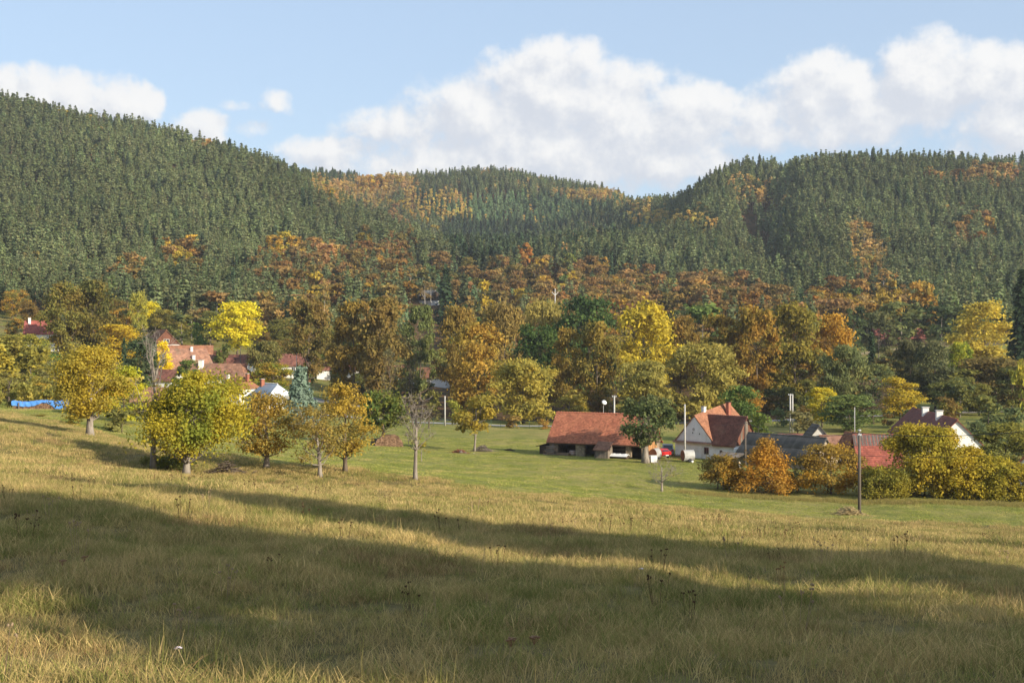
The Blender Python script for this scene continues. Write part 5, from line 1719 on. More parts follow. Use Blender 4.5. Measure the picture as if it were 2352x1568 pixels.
def tank(name, label, loc, rot, rust_end):
    r = thing(name, label, 'tank', loc, rot)
    prof = [(math.cos(a) * .62, .95 + math.sin(a) * .78) for a in np.linspace(0, 2 * math.pi, 17)[:-1]]
    MB().prism(prof, -.8, .8, 'x').build('shell', GREYM, r)
    MB().prism([(u * .96, .95 + (v - .95) * .96) for u, v in prof], *( (-.86, -.803) if rust_end else (.803, .86)), 'x').build('end_plate', RUST, r)
    for y_ in (-.5, .5):
        wh = MB()
        wh.prism([(.05 + math.cos(a) * .28, .25 + math.sin(a) * .28) for a in np.linspace(0, 2 * math.pi, 13)[:-1]], y_ - .09, y_ + .09, 'y')
        wh.build('wheel', RUBBER, r)
    MB().box(-1.6, -.7, -.04, .04, .42, .50).build('drawbar', RUST, r)
    return r


def at(x, Y):
    X, _ = XY(x, Y)
    return (X, Y, gz(X, Y))


tank('water_tank', 'rusty-ended grey tank trailer beside the green tree trunk', at(1505, 173.5), math.radians(60), True)
tank('water_tank', 'grey tank trailer with brown end in front of the farmhouse wall', at(1580, 172), math.radians(20), True)
ib = thing('water_container', 'white plastic water container in a cage by the tree trunk', 'container', at(1498, 169.5), .5)
MB().box(-.5, .5, -.45, .45, .15, 1.0).build('bottle', WHITEP, ib)
for i in range(6):
    MB().box(-.52 + i * .2, -.49 + i * .2, -.52, -.49, .1, 1.08).build('cage_bar', STEEL, ib)
for z_ in (.15, .55, 1.05):
    MB().box(-.55, .55, -.55, -.522, z_, z_ + .04).build('cage_bar', STEEL, ib)
MB().box(-.55, .55, -.5, .5, 0, .12).build('pallet', WOODG, ib)
bk = thing('bucket', 'white bucket on the grass under the tank trailer', 'bucket', at(1590, 171), 0)
MB().tube([(0, 0, 0), (0, 0, .3)], [.14, .18], 12).build('pail', WHITEP, bk, True)


def car(name, label, loc, rot, paint, L=4.1, Wd=1.7, H=1.5):
    r = thing(name, label, 'car', loc, rot)
    a, b = L / 2, Wd / 2
    prof = [(-a, .35), (-a, .85), (-a + .12, .98), (-a + .75, 1.0), (-a + 1.5, H - .02), (a - .75, H), (a - .12, 1.02), (a, .9), (a, .35)]
    MB().prism(prof[:4] + [(a - .12, 1.02), (a, .9), (a, .35)], -b, b, 'y').build('body', paint, r)
    cab = MB().prism([(-a + .8, 1.003), (-a + 1.5, H - .02), (a - .75, H), (a - .15, 1.02)], -b + .12, b - .12, 'y').build('cabin', paint, r)
    MB().add([(a - .10, -b + .22, 1.06), (a - .10, b - .22, 1.06), (a - .66, b - .26, H - .08), (a - .66, -b + .26, H - .08)], [(0, 1, 2, 3)]).build('rear_window', GLASS, cab)
    for s in (-1, 1):
        y_ = s * (b - .115)
        MB().add([(-a + 1.0, y_, 1.06), (a - .45, y_, 1.06), (a - .85, y_, H - .1), (-a + 1.5, y_, H - .1)], [(0, 1, 2, 3)]).build('side_window', GLASS, cab)
        MB().box(a + .002, a + .04, s * (b - .25) - .12, s * (b - .25) + .12, .68, .95).build('rear_lamp', LAMP, r)
        for x_ in (-a + .8, a - .8):
            w_ = MB().prism([(x_ + math.cos(q) * .32, .32 + math.sin(q) * .32) for q in np.linspace(0, 2 * math.pi, 15)[:-1]], s * (b - .02) - .1, s * (b - .02) + .1, 'y').build('wheel', RUBBER, r)
            MB().prism([(x_ + math.cos(q) * .19, .32 + math.sin(q) * .19) for q in np.linspace(0, 2 * math.pi, 11)[:-1]], s * (b + .085) - .01, s * (b + .085) + .01, 'y').build('rim', STEEL, w_)
    MB().box(a + .002, a + .07, -b + .05, b - .05, .36, .55).build('bumper', RUBBER if paint is not GREYP else GREYM, r)
    MB().box(a + .071, a + .08, -.26, .26, .42, .53).build('number_plate', WHITEP, r)
    return r


car('parked_car', 'grey parked car with its rear to the lawn beside the farmhouse', at(1533, 186), math.radians(-95), GREYP, 4.3, 1.75, 1.6)
car('parked_car', 'red parked car half hidden behind the tank trailer', at(1514, 179.5), math.radians(-60), REDP, 3.7, 1.6, 1.35)

# ------------------------------------------------------------------ white farmhouse with wing
Lc, Rc = P(1551, 1036, 183), P(1688, 1056, 174.5)
fa = math.atan2(Rc.y - Lc.y, Rc.x - Lc.x)
fl = math.hypot(Rc.x - Lc.x, Rc.y - Lc.y)
fg = -16.75
fh = thing('farmhouse', 'old white farmhouse with a triangular gable and brown-tiled wing', 'house', (Lc.x, Lc.y, fg), fa)
eh = (CY - 1013) * 183 / FPX - fg          # eave height
gwid = 7.4
gh = 3.85
dep = 13.0
MB().box(0, fl, 0, 4.9, -1, eh).build('wall', PLASTER, fh)
MB().box(0.01, gwid, 4.903, 10.3, -1, eh - .06).build('rear_wall', PLASTER, fh)
gbl = MB().prism([(0.05, eh + .12), (gwid - .05, eh + .12), (gwid / 2, eh + gh)], .02, .3, 'y').build('gable', PLASTER, fh)
for x_, z_ in ((3.3, eh + 1.35), (4.6, eh + 1.25)):
    MB().box(x_, x_ + .16, .0, .018, z_, z_ + .2).build('vent', DARK, gbl)
MB().tube([(3.55, -.01, eh + 1.95), (3.55, .018, eh + 1.95)], [.24, .24], 12).build('medallion', CONC, gbl)
cn = MB()
for i in range(40):
    x0 = -.25 + i * (gwid + .3) / 40
    cn.prism([(-.42, eh - .02), (-.42, eh + .03), (.0, eh + .22), (.0, eh - .02)], x0, x0 + (gwid + .3) / 40 - .02, 'x')
cn.build('cornice_tiles', TILE_OLD, fh)['kind'] = 'stuff'
# main roof: left and right slopes run back from the gable
mr = MB()
zt = eh + gh + .12
pk_ = (gwid / 2, 7.65, zt + 1.65)
dep2 = 10.6
o2 = .28
for s in (-1, 1):
    xe = -o2 if s < 0 else gwid + o2
    ze = eh - .05
    mr.add([(gwid / 2, -.12, zt), (xe, -.12, ze), (xe, dep2, ze), pk_, (gwid / 2, -.12, zt - .12), (xe, -.12, ze - .12), (xe, dep2, ze - .12), (pk_[0], pk_[1], pk_[2] - .12)],
           [(0, 1, 2, 3), (4, 7, 6, 5), (0, 4, 5, 1), (1, 5, 6, 2), (2, 6, 7, 3)])
mr.add([(-o2, dep2 + .003, eh - .05), (gwid + o2, dep2 + .003, eh - .05), (pk_[0], pk_[1] + .003, pk_[2])], [(0, 1, 2)])
MR = mr.build('main_roof', TILE_OR, fh)
tiles('roof_tiles', TILE_OR, MR, (gwid + o2, -.12, eh - .02), (gwid + o2, dep2, eh - .02), (pk_[0], pk_[1], pk_[2] + .03), (gwid / 2, -.12, zt + .03), 22, 40, .025, .04)
# wing
wz = eh + 3.95
wy = 2.4
wr = MB()
wr.add([(gwid - .1, -.38, eh - .08), (fl + .3, -.38, eh - .08), (fl + .3, wy, wz), (gwid / 2 + .55, wy, wz), (gwid - .1, -.38, eh - .2), (fl + .3, -.38, eh - .2), (fl + .3, wy, wz - .12), (gwid / 2 + .55, wy, wz - .12)],
       [(0, 1, 2, 3), (4, 7, 6, 5), (0, 4, 5, 1), (1, 5, 6, 2), (3, 7, 4, 0)])
wr.add([(gwid / 2 + .55, wy + .003, wz), (fl + .3, wy + .003, wz), (fl + .3, 5.2, eh - .08), (gwid - .1, 5.2, eh - .08)], [(0, 1, 2, 3)])
WR = wr.build('wing_roof', TILE_BR, fh)
tiles('roof_tiles', TILE_BR, WR, (gwid - .1, -.38, eh - .05), (fl + .3, -.38, eh - .05), (fl + .3, wy, wz + .03), (gwid / 2 + .55, wy, wz + .03), 24, 26, .03, .05)
for i in range(20):
    x0 = gwid / 2 + .55 + i * (fl - .25 - gwid / 2) / 20
    MB().tube([(x0 + .01, wy, wz + .06), (x0 + (fl - .25 - gwid / 2) / 20 - .01, wy, wz + .10)], [.11, .13], 6).build('ridge_tile', TILE_BR, WR)
for i in range(12):     # boarded gable of the wing
    y0 = .0 + i * .41
    yc = y0 + .21
    top = eh + 3.8 * (1 - abs(yc - wy) / (wy + .38))
    if top > eh + .1:
        MB().box(fl - .02, fl + .05 + .01 * (i % 2), y0, y0 + .395, eh + .003, top, (i * .37) % 1).build('board', WOODR if i % 3 else WOODG, fh)
window(fh, 'f', 6.0, eh - 1.5, .85, 1.0, 0, 0, WOODG)
window(fh, 'f', 8.7, eh - 1.15, .45, .4, 0, 0, WOODG)
chimney(MR, gwid / 2 - .1, 2.2, zt - .5, zt + 1.15, .5, PLASTER, CONC)
chimney(MR, gwid / 2 + 1.15, 6.3, zt - 1.0, zt + 1.75, .55, BRICK, WOODD)
# white panel, grey lean-to roof and board by the right corner
wp = thing('caravan', 'white box trailer parked at the right corner of the farmhouse', 'trailer', at(1698, 173.0), fa + .7)
MB().prism([(-1.0, .6), (1.0, .75), (1.05, 2.3), (-.7, 2.0)], -.7, .7, 'y').build('box', WHITEP, wp)
for y_ in (-.72, .72):
    MB().prism([(.1 + math.cos(q) * .3, .3 + math.sin(q) * .3) for q in np.linspace(0, 2 * math.pi, 13)[:-1]], y_ - .08, y_ + .08, 'y').build('wheel', RUBBER, wp)
MB().box(-1.0, 1.0, -.6, .6, .48, .6).build('chassis', RUBBER, wp)
lr = thing('lean_to', 'low grey board roof in front of the farmhouse wing', 'shed', at(1672, 168.5), fa)
for i in range(10):
    MB().add([(-1.9 + i * .4, -.9, 1.05), (-1.52 + i * .4, -.9, 1.05), (-1.52 + i * .4, 1.2, 1.65), (-1.9 + i * .4, 1.2, 1.65), (-1.9 + i * .4, -.9, 1.0), (-1.52 + i * .4, -.9, 1.0), (-1.52 + i * .4, 1.2, 1.6), (-1.9 + i * .4, 1.2, 1.6)],
             [(0, 1, 2, 3), (4, 7, 6, 5), (0, 4, 5, 1), (1, 5, 6, 2), (3, 7, 4, 0), (2, 6, 7, 3)], (i * .37) % 1).build('board', WOODG, lr)
for x_ in (-1.8, 2.0):
    for y_ in (-.8, 1.1):
        MB().box(x_, x_ + .1, y_, y_ + .1, -.4, 1.0 + (y_ + .8) * .28).build('post', WOODD, lr)
pb = thing('panel', 'white board leaning below the farmhouse corner', 'board', at(1699, 160), 1.0)
MB().prism([(-.45, .02), (.35, .02), (.5, 1.15), (-.3, 1.3)], -.03, .03, 'y').build('sheet', WHITEP, pb)

# long grey-roofed barn
house('grey_barn', 'long barn with dark grey sheet roof behind the orange bushes', 1806, 1050, 168, math.radians(-50), 12.6, 5.6, 1.45, 2.75, SLATE, STONE, 2, 40, cat='barn', z=-17.0, wave=.045, ov=.3, wins=())
# house with brown roof and white gable
house('house', 'house with long dark brown roof, two white chimneys and bright white gable', 2143, 1020, 187.5, math.radians(-97), 31.0, 7.4, 2.3, 3.65, TILE_DK, WHITE, 20, 60, chim=((-3.8, -.35, .75, .9), (5.9, -.35, .75, .9)), wins=(('r', 1.2, 1.3, .8, .9),), z=-16.9, ov=.28)
# red-roofed shed behind the pole
house('shed', 'small shed with red tiles below a dark sheet ridge behind the power pole', 2012, 1050, 150, math.radians(-3), 5.3, 5.0, 1.7, 3.3, TILE_RD, WOODD, 16, 22, cat='shed', z=-16.4, ov=.2)
rd_ = thing('roof_strip', 'dark grey sheet covering the ridge of the red-tiled shed', 'roof sheet', at(2012, 150), math.radians(-3))
rd_.location.z = -16.4
for i in range(13):
    za, zb = 5.0 - 1.0 * 1.32 + .14, 5.0 + .14
    x0 = -2.85 + i * .44
    MB().add([(x0, -1.0, za), (x0 + .42, -1.0, za), (x0 + .42, -.02, zb), (x0, -.02, zb), (x0 + .21, -1.0, za + .07), (x0 + .21, -.02, zb + .07)],
             [(0, 4, 5, 3), (4, 1, 2, 5)]).build('sheet', SLATE, rd_)
# roofs between
house('shed', 'small grey-gabled shed behind the long grey barn', 1874, 1010, 188, math.radians(-86), 3.0, 4.4, 1.8, 2.6, SLATE, CONC, 6, 10, cat='shed', z=-17.1)
house('shed', 'low red-roofed shed just left of the grey gable', 1826, 1010, 194, 0, 5.0, 4.0, 1.5, .9, TILE_BR, PLASTER, 6, 16, cat='shed', z=-17.0)
house('shed', 'small orange-roofed shed with its dark gable to the viewer', 1962, 1010, 172, math.radians(-72), 4.0, 2.8, 2.2, 2.0, TILE_OR, WOODD, 10, 12, cat='shed', z=-17.0, gable=WOODD)
house('shed', 'low orange-tiled roof left of the orange gabled shed', 1925, 1010, 186, math.radians(-5), 5.0, 3.5, 1.7, 1.1, TILE_OLD, PLASTER, 7, 16, cat='shed', z=-17.0)
house('house', 'red-roofed building cut by the right edge behind the fruit tree', 2432, 1080, 150, math.radians(30), 7, 6, 2.4, 2.6, TILE, WHITE, 14, 20, z=-17.2)
house('house', 'far house with long dark red roof behind trees above the right field', 2060, 775, 432, math.radians(3), 17, 8, 2.2, 3.2, TILE_DK, WOODD, 10, 30)

# ------------------------------------------------------------------ the village at left
house('house', 'red-roofed house with white chimney at far left', 98, 790, 352, math.radians(15), 9, 7, 4.5, 3.4, surf('tile_raspberry', (.33, .10, .08), (.27, .075, .06), .8, .8, .1, 8, .2), WHITE, 10, 16, chim=((-3.4, -.8, .9, .65),), wins=(('r', 0, 2.2, 1, 1.2), ('f', 1.5, 1.6, 1, 1.2)))
house('house', 'orange-roofed house with a wooden gable and a dormer window', 372, 800, 362, math.radians(-62), 12, 8, 4.2, 4.2, TILE_OR, WHITE, 12, 18, wins=(('r', 0, 4.8, 1.6, 1.0),), gable=WOODR)
house('house', 'long bright orange roof behind the brown-roofed farm', 425, 800, 352, math.radians(12), 15, 7, 3.2, 2.4, TILE_OR, WHITE, 8, 24)
house('house', 'large brown-roofed farm with white gable and two white chimneys', 425, 838, 322, math.radians(35), 11, 10.5, 3.2, 4.3, TILE_OLD, WHITE, 14, 22, chim=((1.5, -.6, .6, .6), (1.0, -3.4, -1.6, .7)), wins=(('l', -1.8, 3.2, .9, 1.1),))
house('barn', 'dark timber barn below the brown-roofed farm', 404, 845, 304, math.radians(35), 5, 4.2, 2.8, 2.2, TILE_OLD, WOODD, 8, 10, cat='barn')
house('house', 'long brown-roofed house with pale gable at its right end', 508, 828, 335, math.radians(-6), 16, 6.5, 2.8, 3.0, TILE_BR, WHITE, 9, 28)
house('house', 'long rust-roofed house with hipped right end and square white chimney', 500, 862, 300, math.radians(-12), 17, 7.5, 3.0, 3.1, TILE_OLD, WHITE, 11, 30, chim=((-3.8, -1.1, .9, 1.0),), hip=.34)
house('house', 'small bright orange roof left of the white metal-roofed house', 548, 885, 272, math.radians(-30), 6.5, 6.5, 3.4, 2.2, TILE_OR, WHITE, 9, 12, chim=((-2.6, -.5, .6, .5), (2.9, -.4, .9, .6, BRICK)), hip=.5)
wh = house('house', 'white house with pale grey metal hipped roof', 622, 925, 252, math.radians(-52), 9.5, 7.0, 3.2, 2.9, METAL, WHITE, 1, 14, chim=((-2.6, -.6, .9, .7, BRICK),), wave=.03, hip=.45, wins=(('r', -1.2, 1.0, .9, 1.2), ('r', 1.4, 1.0, .9, 1.2)))
house('shed', 'brown tiled shed roof behind the sparse tall tree', 375, 900, 222, math.radians(5), 10, 5, 2.4, 2.0, TILE_OLD, WOODD, 9, 26, cat='shed')
house('house', 'low roof with a white gable edge under the brilliant yellow tree', 380, 868, 283, math.radians(-20), 7, 5.5, 2.4, 2.2, TILE_BR, WHITE, 8, 14)
house('shed', 'rust-red garden shed with a white dish in front of the yellow maple', 490, 790, 372, math.radians(-5), 5, 4, 2.4, .5, WOODR, WOODR, 0, 0, cat='shed')
house('shed', 'long grey garden shed left of the rust-red shed', 455, 785, 376, math.radians(-5), 6, 3.5, 2.0, .5, WOODG, WOODG, 0, 0, cat='shed')
house('house', 'long low house with dark red-brown roof left of the brown oak', 640, 818, 352, math.radians(-8), 18, 7, 2.9, 3.0, TILE_BR, WHITE, 9, 30, chim=((-1, 0, .8, .7, BRICK),), wins=(('f', 5.5, 1.0, 1.0, 1.3), ('f', 7.2, 1.0, 1.0, 1.3)))
house('house', 'red-brown roofed house between the brown oaks', 778, 815, 356, math.radians(5), 12, 7, 3, 2.6, TILE_BR, WHITE, 8, 20)
house('house', 'orange-roofed house behind the bare trees by the stream', 905, 815, 350, math.radians(-15), 12, 7, 3, 2.8, TILE_OR, WHITE, 9, 20)
house('house', 'orange-roofed house with white gable behind the slim alder', 990, 822, 362, math.radians(-20), 13, 7, 2.4, 2.6, TILE_OR, WHITE, 9, 20)
kiosk = thing('kiosk', 'white and blue stall behind the brown oak', 'kiosk', at(697, 318), .1)
MB().box(-1.6, 1.6, -1.2, 1.2, .7, 2.2).build('wall', WHITEP, kiosk)
MB().box(-1.6, 1.6, -1.2, 1.2, -.3, .698).build('plinth', surf('blue_paint', (.06, .2, .5), (.08, .24, .55), 2, .5), kiosk)
MB().prism([(-1.5, 2.203), (1.5, 2.203), (0, 2.9)], -1.8, 1.8, 'x').build('roof', RUST, kiosk)
# wooden chalet on the far slope
ch = house('chalet', 'wooden chalet with grey roof among birches on the far slope', 986, 712, 598, math.radians(-40), 7.8, 6.2, 4.2, 2.2, GREYM, WOODD, 6, 12, gable=WOODD, ov=.5, wins=(('f', -1.5, 2.4, .8, .9), ('f', 1.5, 2.4, .8, .9)))
MB().box(-3.93, 3.93, -3.13, 3.13, -1.5, 1.4).build('base_wall', PLASTER, ch)

# ------------------------------------------------------------------ wood piles
def woodpile(name, label, loc, rot, L, Hh, D, n_rows, n_cols, seed):
    r = thing(name, label, 'woodpile', loc, rot)
    rr = random.Random(seed)
    k = 0
    for i in range(n_cols):
        for j in range(n_rows):
            env = Hh * math.sqrt(max(0, 1 - (abs((i + .5) / n_cols * 2 - 1)) ** 2.6))
            z_ = (j + .5) * Hh / n_rows
            if z_ > env * rr.uniform(.9, 1.1) + .08 or k >= 298:
                continue
            x_ = -L / 2 + (i + .5) * L / n_cols
            s = min(L / n_cols, Hh / n_rows) * .52
            pts = [(x_ + math.cos(q + rr.uniform(-.3, .3)) * s * rr.uniform(.75, 1.1), z_ + math.sin(q) * s * rr.uniform(.75, 1.1)) for q in (0.3, 1.6, 2.9, 4.0, 5.2)]
            m = MB().prism(pts, -D / 2 - rr.uniform(0, .10), D / 2 + rr.uniform(0, .1), 'y', rr.random())
            m.build('log', LOG, r)
            k += 1
    return r


woodpile('woodpile', 'rounded stack of split firewood beside the green tree', at(893, 186), .15, 4.2, 1.75, 2.2, 11, 24, 3)
st = thing('stone_block', 'grey stump and slab left of the firewood stack', 'block', at(860, 188), .2)
MB().prism([(-.6, -.1), (.6, -.1), (.55, .95), (-.4, 1.05)], -.4, .4, 'y').build('slab', WOODG, st)
bt = woodpile('woodpile', 'long firewood stack partly covered by the blue tarpaulin', at(92, 166), .02, 7.0, .95, .9, 6, 40, 4)
tp = thing('tarpaulin', 'blue tarpaulin draped over the long firewood stack', 'tarpaulin', at(92, 166), .02)
trg = np.random.default_rng(4)
nx_, nv_ = 48, 9
xs = np.linspace(-3.6, 3.7, nx_)
V_, Q_ = [], []
for i, x_ in enumerate(xs):
    top = 1.08 + .10 * math.sin(x_ * 1.3 + 1) + .16 * max(0, (x_ - 1.2)) / 2.5
    low = .55 + .18 * math.sin(x_ * .9) - .62 * (1 if x_ > 1.3 else 0) * min(1, max(0, (x_ - 1.3))) + .25 * math.exp(-((x_ - .6) / .8) ** 2)
    low = max(low, .06)
    cross = [(-.62, low), (-.60, low + (top - low) * .35), (-.56, low + (top - low) * .7), (-.48, top - .02), (-.2, top + .05), (.2, top + .05), (.5, top - .02), (.58, top - .35), (.62, .4)]
    for y_, z_ in cross:
        w_ = .05 * math.sin(x_ * 7 + z_ * 5) + .03 * math.sin(x_ * 17 + y_ * 9)
        V_.append((x_, y_ + w_, z_ + .03 * math.sin(x_ * 9 + y_ * 4)))
Q_ = [(i * nv_ + j, (i + 1) * nv_ + j, (i + 1) * nv_ + j + 1, i * nv_ + j + 1) for i in range(nx_ - 1) for j in range(nv_ - 1)]
link('sheet', np_mesh('sheet', V_, Q_, [TARP], True), tp)
for x_ in (-2.55, 3.75):
    MB().box(x_ - .06, x_ + .06, -.78, -.70, -.1, .95).build('prop', WOODG, tp)
house('shed', 'dark plank hut right of the blue tarpaulin', 174, 930, 170, 0.0, 3.2, 2.6, 1.25, .5, WOODD, WOODD, 0, 0, cat='shed')

# brush and compost heaps on the lawn
def heap(name, label, loc, w_, h_, n, mat, seed):
    r = thing(name, label, 'heap', loc, 0)
    rr = random.Random(seed)
    m = MB()
    for i in range(n):
        x_, y_ = rr.gauss(0, w_ / 4), rr.gauss(0, w_ / 6)
        z_ = rr.uniform(0, h_) * math.exp(-(x_ / (w_ / 3)) ** 2)
        a, l_ = rr.uniform(0, 3.14), rr.uniform(.3, .9)
        d_ = Vector((math.cos(a), math.sin(a), rr.uniform(-.2, .5))) * l_ / 2
        p = Vector((x_, y_, z_))
        m.tube([p - d_, p + d_], [.035, .02], 3, False, rr.random())
    m.build('sticks', mat, r)['kind'] = 'stuff'
    return r


heap('brush_heap', 'heap of cut branches on the lawn left of the barn', at(1108, 184), 2.8, .9, 260, WOODG, 1)
heap('brush_heap', 'low reddish compost heap on the lawn', at(1055, 176), 2.2, .5, 220, RUST, 2)
heap('brush_heap', 'small dark heap on the lawn beside the barn shadow', at(1170, 188), 1.4, .3, 80, WOODD, 3)
heap('brush_heap', 'brown tangle of dry weeds at the foot of the wooden power pole', at(1950, 117), 3.0, .8, 420, STALK, 5)
heap('brush_heap', 'fallen brown branches under the largest orchard tree', at(520, 95), 2.6, .9, 160, BARK, 6)

# ------------------------------------------------------------------ poles and wires
def pole(name, label, x, Y, ytop, r0, r1, mat, arms=0, group=None, cap=None):
    X, _ = XY(x, Y)
    g = gz(X, Y)
    top = (CY - ytop) * Y / FPX - g
    r = thing(name, label, 'pole', (X, Y, g), 0, group)
    MB().tube([(0, 0, -.4), (0, 0, top)], [r0, r1], 10).build('shaft', mat, r, True)
    for i in range(arms):
        MB().box(-.35, .35, -.05, .05, top - .25 - i * .35, top - .17 - i * .35).build('cross_arm', STEEL, r)
        for s in (-1, 1):
            MB().tube([(s * .3, 0, top - .165 - i * .35), (s * .3, 0, top + .0 - i * .35)], [.05, .04], 6).build('insulator', WHITEP, r)
    return r, Vector((X, Y, g + top))


_, TPm = pole('power_pole', 'dark wooden power pole standing in the meadow edge at right', 1974, 118, 990, .17, .11, POLEW)
MB().box(-.14, .14, -.2, -.12, 7.55, 7.75).build('bracket', STEEL, _)
MB().tube([(0, 0, 8.0), (0, 0, 8.1)], [.16, .15], 10).build('cap', STEEL, _)
_, TPw = pole('power_pole', 'white concrete pole by the road left of the barn', 1022, 240, 909, .17, .11, CONC)
_, TPb = pole('power_pole', 'concrete pole with small arms behind the barn roof', 1411, 215, 908, .16, .12, CONC, 1)
_, TPf = pole('power_pole', 'pale concrete pole in front of the farmhouse gable', 1573, 174, 928, .16, .10, CONC)
_, TPr = pole('power_pole', 'grey wooden pole at the right corner of the farmhouse', 1712, 165, 968, .14, .11, POLEW)
_, TPd = pole('power_pole', 'left shaft of the double concrete pole with white insulators', 1815, 226, 904, .15, .12, CONC, 1)
_, TPd2 = pole('power_pole', 'right shaft of the double concrete pole with white insulators', 1820.5, 226, 905, .15, .12, CONC)
_, TPs = pole('power_pole', 'thin grey pole behind the orange gabled shed', 1963, 205, 935, .09, .06, CONC)
_, TPl = pole('street_lamp', 'street lamp behind the long dark roof near the kiosk', 681, 325, 800, .09, .06, STEEL)
MB().box(-.05, .9, -.1, .1, TPl.z - gz(TPl.x, TPl.y), TPl.z - gz(TPl.x, TPl.y) + .1).build('lamp_head', STEEL, _)
_, TPv = pole('power_pole', 'thin wooden pole beside the rust-roofed village house', 552, 305, 795, .12, .08, POLEW)
dish = thing('satellite_dish', 'white dish on a thin mast behind the barn roof', 'dish', at(1386, 195), 0)
dz = (CY - 925) * 195 / FPX - gz(*XY(1386, 195))
MB().tube([(0, 0, -.2), (0, 0, dz - .1)], [.035, .03], 6).build('mast', STEEL, dish)
MB().tube([(.02, -.12, dz - .1), (.06, -.22, dz + .02), (.12, -.35, dz + .12)], [.12, .36, .42], 12).build('reflector', WHITEP, dish, True)
for nm_, x, Y, yb, yt in (('left of the dark spruces on the middle slope', 1028, 745, 592, 578), ('in the middle of the lower slope', 1158, 690, 640, 612), ('above the large dark green tree', 1275, 500, 700, 663)):
    X, _ = XY(x, Y)
    g = gz(X, Y)
    top = (CY - yt) * Y / FPX - g
    r = thing('power_pole', 'white arrow-shaped power pole ' + nm_, 'pole', (X, Y, g), 0)
    MB().tube([(0, 0, -.5), (0, 0, top)], [.22, .16], 8).build('shaft', STEEL, r)
    for s in (-1, 1):
        MB().beam((s * .1, 0, top - 2.6), (s * 1.3, 0, top - 1.35), .22, .22).build('cross_arm', STEEL, r)


def wire(label, a, b, sag, rad=.018):
    a, b = Vector(a), Vector(b)
    pts = [a.lerp(b, i / 24) - Vector((0, 0, sag * 4 * (i / 24) * (1 - i / 24))) for i in range(25)]
    o = MB().tube(pts, [rad] * 25, 4).build('power_line', WIRE)
    return tag(o, label, 'cable')


_, TPo = pole('power_pole', 'next wooden power pole of the line, just beyond the right edge', 2560, 96, 952, .17, .11, POLEW)
wire('upper black cable from the wooden power pole across the hazel bush to the right edge', TPm - Vector((0, 0, .15)), TPo - Vector((0, 0, .3)), .75, .03)
wire('upper black cable from the wooden power pole to the farmhouse corner pole', TPm - Vector((0, 0, .15)), TPr - Vector((0, 0, .1)), .9, .03)
wire('lower black cable across the hazel bush to the right edge', TPm - Vector((0, 0, 2.3)), TPo - Vector((0, 0, 2.3)), .5)
wire('lower black cable from the wooden power pole to the farmhouse corner pole', TPm - Vector((0, 0, 2.3)), TPr - Vector((0, 0, 2.0)), .6)
wire('thin cable from the farmhouse corner pole to the farmhouse roof', TPr - Vector((0, 0, .1)), P(1640, 975, 178), .2)
wire('thin cable between the gable pole and the pole behind the barn', TPf, TPb - Vector((0, 0, .1)), .5)
wire('thin cable leaving the pole behind the barn to the left', TPb - Vector((0, 0, .1)), P(1290, 935, 225), .4)
wire('thin cable from the double concrete pole towards the park', TPd - Vector((0, 0, .1)), P(1735, 912, 235), .3)

# ------------------------------------------------------------------ road, stream, fence
def strip(name, pts, width, mat, lift):
    Vs, Qs = [], []
    ps = []
    for (x0, Y0), (x1, Y1) in zip(pts[:-1], pts[1:]):
        n_ = max(2, int(abs(x1 - x0) / 25))
        for i in range(n_):
            f = i / n_
            ps.append(XY(x0 + (x1 - x0) * f, Y0 + (Y1 - Y0) * f))
    ps = np.array(ps)
    for i in range(len(ps)):
        d_ = ps[min(i + 1, len(ps) - 1)] - ps[max(i - 1, 0)]
        n2 = np.array([-d_[1], d_[0]]) / (np.linalg.norm(d_) + 1e-6)
        for s in (-.5, 0, .5):
            q = ps[i] + n2 * s * width
            Vs.append((q[0], q[1], gz(q[0], q[1]) + lift))
    for i in range(len(ps) - 1):
        for j in range(2):
            a = i * 3 + j
            Qs.append((a, a + 1, a + 4, a + 3))
    return tag(link(name, np_mesh(name, Vs, Qs, [mat], True)), kind='structure')


strip('road', [(640, 262), (800, 257), (960, 247), (1150, 245), (1300, 246), (1480, 252), (1620, 258), (1900, 262), (2300, 265), (2600, 262)], 4.2, ASPH, .10)
strip('path', [(700, 300), (760, 290), (840, 285), (960, 283)], 5.0, surf('gravel', (.3, .27, .23), (.24, .22, .19), .8, .95, .2, 9), .08)
strip('stream', [(880, 268), (960, 262), (1010, 258), (1060, 258), (1130, 264)], 4.0, WATER, .05)
strip('field', [(1940, 418), (2080, 416), (2200, 420)], 7.0, surf('stubble', (.38, .29, .16), (.32, .25, .13), .5, .95, .2, 5), .12)
fen = thing('fence', 'thin green wire fence along the road left of the barn', 'fence', at(1110, 238), 0)
fx = fen.location
for i in range(16):
    X, Y = XY(930 + i * 22, 238 + i * .1)
    g = gz(X, Y) - fx.z
    MB().tube([(X - fx.x, Y - fx.y, g - .2), (X - fx.x, Y - fx.y, g + 1.5)], [.035, .035], 5).build('post', GREENP, fen)
for zz_ in (.35, .85, 1.4):
    pts = []
    for i in range(16):
        X, Y = XY(930 + i * 22, 238 + i * .1)
        pts.append((X - fx.x, Y - fx.y, gz(X, Y) - fx.z + zz_))
    MB().tube(pts, [.012] * 16, 3).build('fence_wire', GREENP, fen)
rail = thing('fence', 'low wooden rail fence under the slim alder', 'fence', at(985, 305), 0)
fx = rail.location
for i in range(9):
    X, Y = XY(940 + i * 12, 303)
    g = gz(X, Y) - fx.z
    MB().box(X - fx.x - .07, X - fx.x + .07, Y - fx.y - .07, Y - fx.y + .07, g - .3, g + 1.1).build('post', WOODG, rail)
